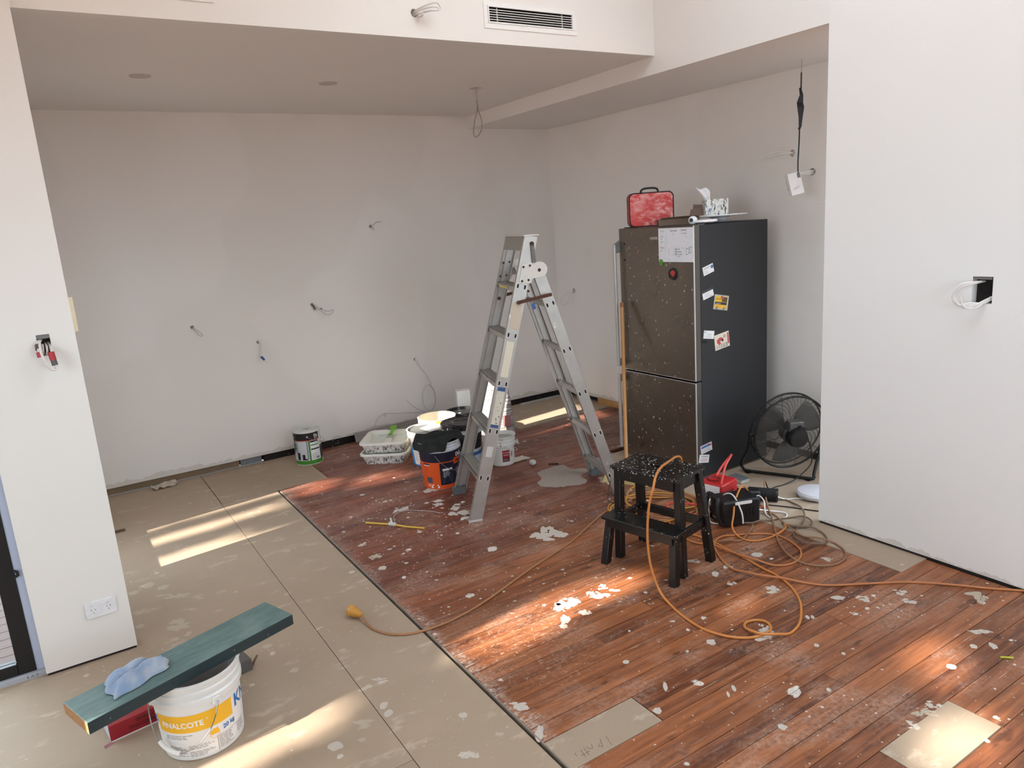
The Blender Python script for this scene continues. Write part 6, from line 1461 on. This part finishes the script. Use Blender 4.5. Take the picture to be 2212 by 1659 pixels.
M_amb = plain('amber_plug_plastic', (208, 150, 66), .35, 0, .08)
sec = [(0, .008), (.012, .012), (.02, .013), (.03, .019), (.045, .022), (.058, .0225), (.060, .026), (.078, .0265), (.08, .021)]
MB().tube([p0+pdir*s for s, r in sec], [r for s, r in sec], 20).build('plug', M_amb, o)
# the heap of cord behind the stool
rr = random.Random(5)
for k in range(6):
    cx_, cy_ = 2.80+rr.uniform(-.04, .06), 3.0+rr.uniform(-.05, .06); rx, ry = rr.uniform(.15, .27), rr.uniform(.13, .23); ph = rr.uniform(0, 6); tw = rr.uniform(-.6, .6)
    pts = []
    for j in range(15):
        a = ph+j*.52; r_ = 1+.12*math.sin(3*a+k); x, y_ = rx*r_*math.cos(a), ry*r_*math.sin(a)
        pts.append((cx_+x*math.cos(tw)-y_*math.sin(tw), cy_+x*math.sin(tw)+y_*math.cos(tw), .006+.009*k*.7+.006*math.sin(2*a+k)**2))
    cord('cord_loop', 'loop of amber cord in the tangled heap behind the black stool', pts, .0046, M_yc if k % 2 else plain('worn_tan_cord', (168, 118, 78), .55, 0, .15, 6), 5, 'cord', None, 'cord heap behind the stool')
cord('black_lead', 'thin black lead looping beside the ladder foot', [(2.70, 3.30, .12), (2.66, 3.27, .08), (2.63, 3.24, .03), (2.66, 3.21, .02), (2.70, 3.24, .06), (2.66, 3.22, .03), (2.62, 3.10, .006), (2.60, 3.02, .006)], .003, M_kcord)
# red and black tool clutter
M_redp = plain('red_power_box', (178, 36, 36), .4, 0, .06)
o = thing('red_power_box', 'red power distribution box with a white socket face', 'power box', (3.08, 2.80, .0), math.radians(12))
MB().box(-.075, .095, -.075, .075, .02, .165).build('housing', M_redp, o, bevel=.008)
MB().box(-.0785, -.0745, -.06, .06, .035, .155).build('socket_face', plain('white_socket_face', (222, 218, 216), .4), o, bevel=.001)
for dy, dz in ((-.012, .012), (.012, .012), (0, -.012)): MB().box(-.0795, -.0783, dy-.002, dy+.002, .10+dz-.005, .10+dz+.005).build('socket_slot', M_slot, o, smooth=False)
MB().lathe([(.035, 0), (.04, .004), (.03, .006), (.028, .001)], 24, Matrix.Translation((.0, .02, .164))).build('top_recess', plain('dark_red_plastic', (112, 22, 22), .5), o)
for k in range(4): MB().box(.02, .100, -.077, -.074, .05+.025*k, .06+.025*k).build('vent_rib', M_redp, o)
MB().box(-.08, .10, -.07, .07, 0, .022).build('base', plain('dark_box_base', (40, 34, 34), .5), o, bevel=.003)
cord('red_lead', 'stiff red lead standing up in a loop from the red power box', [(3.02, 2.72, .10), (3.05, 2.74, .17), (3.12, 2.775, .24), (3.19, 2.80, .275), (3.235, 2.83, .272), (3.24, 2.86, .24), (3.20, 2.87, .20), (3.13, 2.85, .165)], .0065, plain('red_rubber_lead', (206, 70, 60), .4))
cord('red_lead', 'low red lead bending past the rear leg of the stool', [(2.95, 2.78, .05), (2.88, 2.86, .055), (2.82, 2.93, .05), (2.80, 2.90, .03), (2.84, 2.82, .02), (2.90, 2.74, .02), (2.96, 2.66, .06), (3.0, 2.62, .05)], .0065, plain('red_rubber_lead', (206, 70, 60), .4))
ch = thing('battery_charger', 'black worksite radio charger with a carry bar beside the stool', 'charger', (2.985, 2.60, 0), math.radians(-20))
M_bp = plain('black_tool_plastic', (22, 22, 24), .4, 0, .1)
MB().box(-.10, .12, -.075, .075, .006, .15).build('housing', M_bp, ch, bevel=.012, seg=3)
MB().box(-.103, -.097, -.045, .045, .03, .12).build('dark_bay', M_slot, ch, smooth=False)
MB().box(-.105, -.098, -.04, .035, .035, .042).build('yellow_strip', plain('dull_yellow_strip', (150, 124, 52), .5), ch, smooth=False)
MB().prism(rrect(.10, .018, .006), 0, .0012, xform((.02, -.0756, .135), (1, 0, 0), (0, 0, 1), (0, -1, 0))).build('label', M_lab, ch, smooth=False)
MB().tube(smooth_path([(-.10, .065, .02), (-.125, .065, .06), (-.125, .06, .14), (-.115, .05, .165), (-.115, -.04, .165), (-.125, -.06, .14), (-.125, -.065, .06), (-.10, -.065, .02)], 4), .011, 10).build('carry_bar', M_bp, ch)
for k in range(3): MB().box(.035+.02*k, .047+.02*k, -.0785, -.075, .055, .10).build('ridge', M_bp, ch)
cord('white_lead', 'white and black leads falling from the red power box over the charger', [(2.985, 2.735, .10), (2.965, 2.68, .12), (2.955, 2.62, .165), (2.955, 2.57, .165), (2.935, 2.50, .10), (2.93, 2.485, .04)], .004, M_wcab)
cord('white_lead', 'white lead dropping beside the rear leg of the stool', [(2.975, 2.755, .09), (2.93, 2.72, .10), (2.89, 2.69, .06), (2.87, 2.66, .012), (2.89, 2.62, .006)], .004, M_wcab)
cord('plug_top', 'black plug and lead in the white socket face', [(3.0, 2.765, .10), (2.965, 2.75, .098), (2.945, 2.74, .09)], .012, M_kcord, 4, 'plug')
cord('black_lead', 'black lead wrapped across the red power box', [(3.0, 2.69, .10), (3.06, 2.70, .12), (3.12, 2.72, .115), (3.17, 2.76, .10), (3.15, 2.70, .06), (3.09, 2.67, .10)], .0035, M_kcord)
cord('white_lead', 'tangled white leads behind the black battery charger', [(3.20, 2.64, .03), (3.26, 2.66, .06), (3.24, 2.60, .05), (3.18, 2.54, .01), (3.16, 2.47, .006), (3.22, 2.44, .006), (3.27, 2.48, .006), (3.22, 2.55, .012), (3.15, 2.58, .03)], .0042, M_wcab)
cord('red_lead', 'thin red lead on the floor behind the charger', [(3.13, 2.60, .02), (3.20, 2.63, .015), (3.27, 2.60, .006), (3.30, 2.63, .006)], .0035, plain('red_rubber_lead', (206, 70, 60), .4))
ps = thing('black_case', 'black power tool case lying behind the red power box', 'case', (3.22, 2.74, 0), math.radians(-40))
MB().box(-.09, .10, -.035, .035, 0, .085).build('case', M_bp, ps, bevel=.01)
# cylindrical speaker with leads
sk = thing('black_speaker', 'black cylindrical speaker lying on the alcove floor', 'speaker', (3.345, 2.69, 0), math.atan2(2.61-2.742, 3.383-3.293))
sec = [(-.082, .030), (-.080, .036), (-.07, .038), (.07, .038), (.08, .036), (.082, .030)]
MB().tube([(s, 0, .038) for s, r in sec], [r for s, r in sec], 24).build('body', plain('black_fabric', (18, 18, 20), .85), sk)
for s in (-.078, .078): MB().tube([(s-.004, 0, .038), (s+.004, 0, .038)], .0385, 24).build('end_ring', M_bp, sk)
cord('white_lead', 'white lead running from the black speaker round the wall corner', [(3.385, 2.62, .03), (3.44, 2.60, .006), (3.50, 2.57, .004), (3.54, 2.49, .004), (3.52, 2.40, .004), (3.56, 2.30, .004)], .0035, M_wcab)
cord('black_lead', 'black lead on the alcove floor below the brown tangle', [(3.30, 2.62, .004), (3.36, 2.52, .004), (3.40, 2.43, .004), (3.44, 2.36, .004), (3.50, 2.28, .004)], .0035, M_kcord)
cord('black_lead', 'black mains lead trailing from the floor fan', [(3.725, 2.70, .36), (3.76, 2.70, .30), (3.79, 2.69, .20), (3.80, 2.70, .11), (3.73, 2.74, .03), (3.64, 2.76, .0045), (3.56, 2.77, .0045), (3.50, 2.77, .006), (3.465, 2.765, .05), (3.455, 2.76, .07)], .0038, M_kcord)
rtr = thing('white_router', 'white low plastic box half hidden behind the near wall edge', 'router', (3.60, 2.52, 0), math.radians(-35))
MB().lathe([(0, .006), (.07, .002), (.10, .012), (.108, .03), (.10, .043), (.05, .052), (0, .054)], 40).build('shell', plain('pale_grey_plastic', (206, 206, 212), .4), rtr)
# paperback-like grey box
gb = thing('grey_book', 'small grey paperback lying on the alcove floor', 'book', (3.49, 2.995, 0), math.atan2(.95-3.06, 3.45-3.55))
MB().box(-.055, .055, -.035, .035, .003, .025).build('pages', plain('book_pages', (176, 170, 160), .8), gb, smooth=False)
MB().box(-.057, .057, -.037, .037, .025, .028).build('cover', plain('grey_cover', (104, 106, 110), .5), gb, smooth=False)
MB().box(-.057, .057, -.037, .037, 0, .003).build('cover', plain('grey_cover', (104, 106, 110), .5), gb, smooth=False)
# floor odds and ends
o = thing('yellow_stick', 'yellow stick bound with white tape lying on the boards', 'stick', (1.495, 3.86, 0))
ye = [(-.112, .137, .006), (-.05, .062, .006), (0, 0, .007), (.05, -.085, .006), (.123, -.18, .006)]
MB().tube(ye, .0058, 8).build('rod', plain('yellow_paint', (208, 168, 66), .5), o)
MB().tube([(-.012, .015, .009), (.014, -.02, .009)], .011, 8).build('tape_binding', plain('grey_white_tape', (196, 194, 188), .6), o)
MB().tube(smooth_path([(0, 0, .012), (.004, .02, .03), (.006, .03, .034)], 4), .006, 6).build('tape_tail', plain('grey_white_tape', (196, 194, 188), .6), o)
cord('clear_string', 'thin pale string curled on the boards by the yellow stick', [(1.52, 3.87, .003), (1.56, 3.98, .003), (1.64, 4.02, .003), (1.74, 3.93, .003), (1.80, 3.83, .003)], .0016, M_gcab, 5, 'string')
def crumple(name, label, loc, r, mat, cat):
    bm = bmesh.new(); bmesh.ops.create_icosphere(bm, subdivisions=3, radius=r)
    q = random.Random(3)
    for v_ in bm.verts: v_.co *= 1+q.uniform(-.18, .12); v_.co.z *= .85
    me = bpy.data.meshes.new(name); bm.to_mesh(me); bm.free(); me.materials.append(mat)
    o_ = bpy.data.objects.new(name, me); col.objects.link(o_); o_.location = (loc[0], loc[1], r*.8); tag(o_, label, cat)
crumple('crumpled_foil', 'small crumpled ball of white paper on the boards under the ladder', (2.72, 4.18), .024, plain('crumpled_white', (214, 212, 208), .5), 'paper ball')
tag(MB().tube([(2.80, 4.10, .004), (2.83, 4.08, .005), (2.86, 4.06, .004)], .005, 6).build('dark_stick', plain('dark_stick', (50, 36, 32), .7)), 'short dark stick on the boards between the ladder legs', 'stick')
tag(MB().tube([(2.74, 1.135, .004), (2.77, 1.105, .004)], .004, 6).build('yellow_offcut', plain('lime_offcut', (190, 190, 60), .5)), 'tiny yellow cable offcut on the boards at the right', 'offcut')
tag(MB().box(0, 1, 0, 1, 0, 1, Matrix.Translation((.105, 4.93, 0)) @ Matrix.Diagonal((.07, .02, .012, 1))).build('wood_chip', plain('brown_wood_chip', (96, 76, 60), .8), None, smooth=False), 'small brown timber offcut on the floor sheet behind the wall end', 'offcut')
cs = thing('plastic_scrap', 'crumpled clear plastic scrap on the sheet by the back wall', 'scrap', (.50, 5.66, 0), .1)
vs_ = []; fs = []
for j in range(5):
    for i in range(8): vs_.append(((i/7-.5)*.17, (j/4-.5)*.07, .002+RND.uniform(0, .03)))
for j in range(4):
    for i in range(7): fs.append((j*8+i, j*8+i+1, (j+1)*8+i+1, (j+1)*8+i))
MB().add(vs_, fs).build('film', plain('pale_film', (184, 170, 156), .3), cs, smooth=False).modifiers.new('s', 'SOLIDIFY').thickness = .001
# pencil note on the left floor patch
nt_mb = MB()
for st in ([(0, 0), (.012, .03), (.02, .02), (.008, .012)], [(.03, .0), (.036, .016), (.044, .014), (.046, .0)], [(.055, 0), (.060, .034)], [(.066, 0), (.071, .034)], [(.05, .02), (.078, .021)], [(.085, 0), (.088, .014)], [(-.02, .0), (-.01, .04)]):
    nt_mb.tube([(1.30-x*1.25, 1.70-y_*1.1, .0004) for x, y_ in st], .0008, 4)
nt_mb.build('pencil_note', plain('pencil_grey', (112, 98, 84), .8), floor, smooth=False)
# ---------------------------------------------------------------- tree outside that dapples the sun
def ell(x, y_, cx, cy, rx, ry, rot=0):
    dx, dy = x-cx, y_-cy; c_, s_ = math.cos(rot), math.sin(rot); u_, v_ = (dx*c_+dy*s_)/rx, (-dx*s_+dy*c_)/ry
    return max(0., 1-(u_*u_+v_*v_))
def lit(x, yf):
    if yf > 3.6:                                  # light through the kitchen side window
        t_ = (yf-4.2-.13*(x-.287))/.65
        if x < 1.15:
            if t_ > .90: return 1
            if t_ > .74: return 0
            if t_ > .46: return 1
            if t_ > .27: return 0
            if x < .80: return 1
            return 1 if t_ < .09 else 0
        if x > 2.45: return 1 if yf > 4.78 else 0
        if x < 2.1: return 1 if ell(x, yf, 1.50, 4.80, .62, .17, -.30) > 0 else 0
        return 0
    if x < 1.13:
        return 1 if (yf > 2.16+.25*x and x < .7) else (.5 if yf > 1.8 else .25)
    for e in ((1.42, 2.46, .30, .20, .15), (1.85, 2.48, .42, .15, -.05), (2.32, 1.97, .14, .06, 0), (2.55, 1.25, .20, .13, .5), (2.2, .98, .24, .15, 0), (1.22, 2.33, .14, .14, 0)):
        if ell(x, yf, *e) > 0: return 1
    return 0
q = random.Random(21); vs_ = []; fs = []
def leaf(x, y_, z, s):
    b_ = len(vs_); a = q.uniform(0, 6.28); t1 = Vector((q.uniform(-.4, .4), math.cos(a), math.sin(a))).normalized(); t2 = Vector((q.uniform(-.4, .4), -math.sin(a), math.cos(a))).normalized()
    c_ = Vector((x, y_, z)); vs_.extend([c_-t1*s, c_-t2*s*.45, c_+t1*s, c_+t2*s*.45]); fs.append((b_, b_+1, b_+2, b_+3))
# two crowns of leaves stand between the low sun and the side windows
for k in range(17000):
    if k % 5 < 3: xf, yf, xl = q.uniform(-.5, 3.15), q.uniform(-.65, 2.8), q.uniform(-9.2, -8.2)
    else: xf, yf, xl = q.uniform(.1, 4.2), q.uniform(4.05, 5.5), q.uniform(-9.2, -8.2)
    if q.random() < lit(xf, yf): continue
    s_ = xf-xl; leaf(xl, yf-SUN_M*s_, s_*SUN_S, q.uniform(.06, .10))
for k in range(1500): leaf(q.uniform(-10, -8.4), q.gauss(1.2, 2.2), q.uniform(6.8, 8.8), q.uniform(.08, .14))
off = Vector((-8.9, 1.2, -.16))
tr = thing('garden_tree', 'leafy garden tree outside the side windows', 'tree', off)
lf = bpy.data.meshes.new('leaves'); lf.from_pydata([tuple(v_-off) for v_ in vs_], [], fs); lf.materials.append(plain('leaf_green', (70, 96, 48), .6))
lo = bpy.data.objects.new('leaves', lf); col.objects.link(lo); lo.parent = tr; lo['kind'] = 'stuff'
MB().tube(smooth_path([(0, 0, 0), (.0, .1, 1.5), (-.1, -.1, 3.0), (.0, 0, 4.0)], 4), .16, 12).build('trunk', plain('bark', (92, 78, 64), .9), tr)
for sy, sz in ((-2.4, 6.0), (2.5, 5.8), (-1.0, 7.6), (1.2, 7.8)): MB().tube(smooth_path([(0, 0, 3.9), (-.3, sy*.4, 4.0+(sz-4)*.5), (-.5, sy, sz)], 4), .05, 8).build('branch', plain('bark', (92, 78, 64), .9), tr)
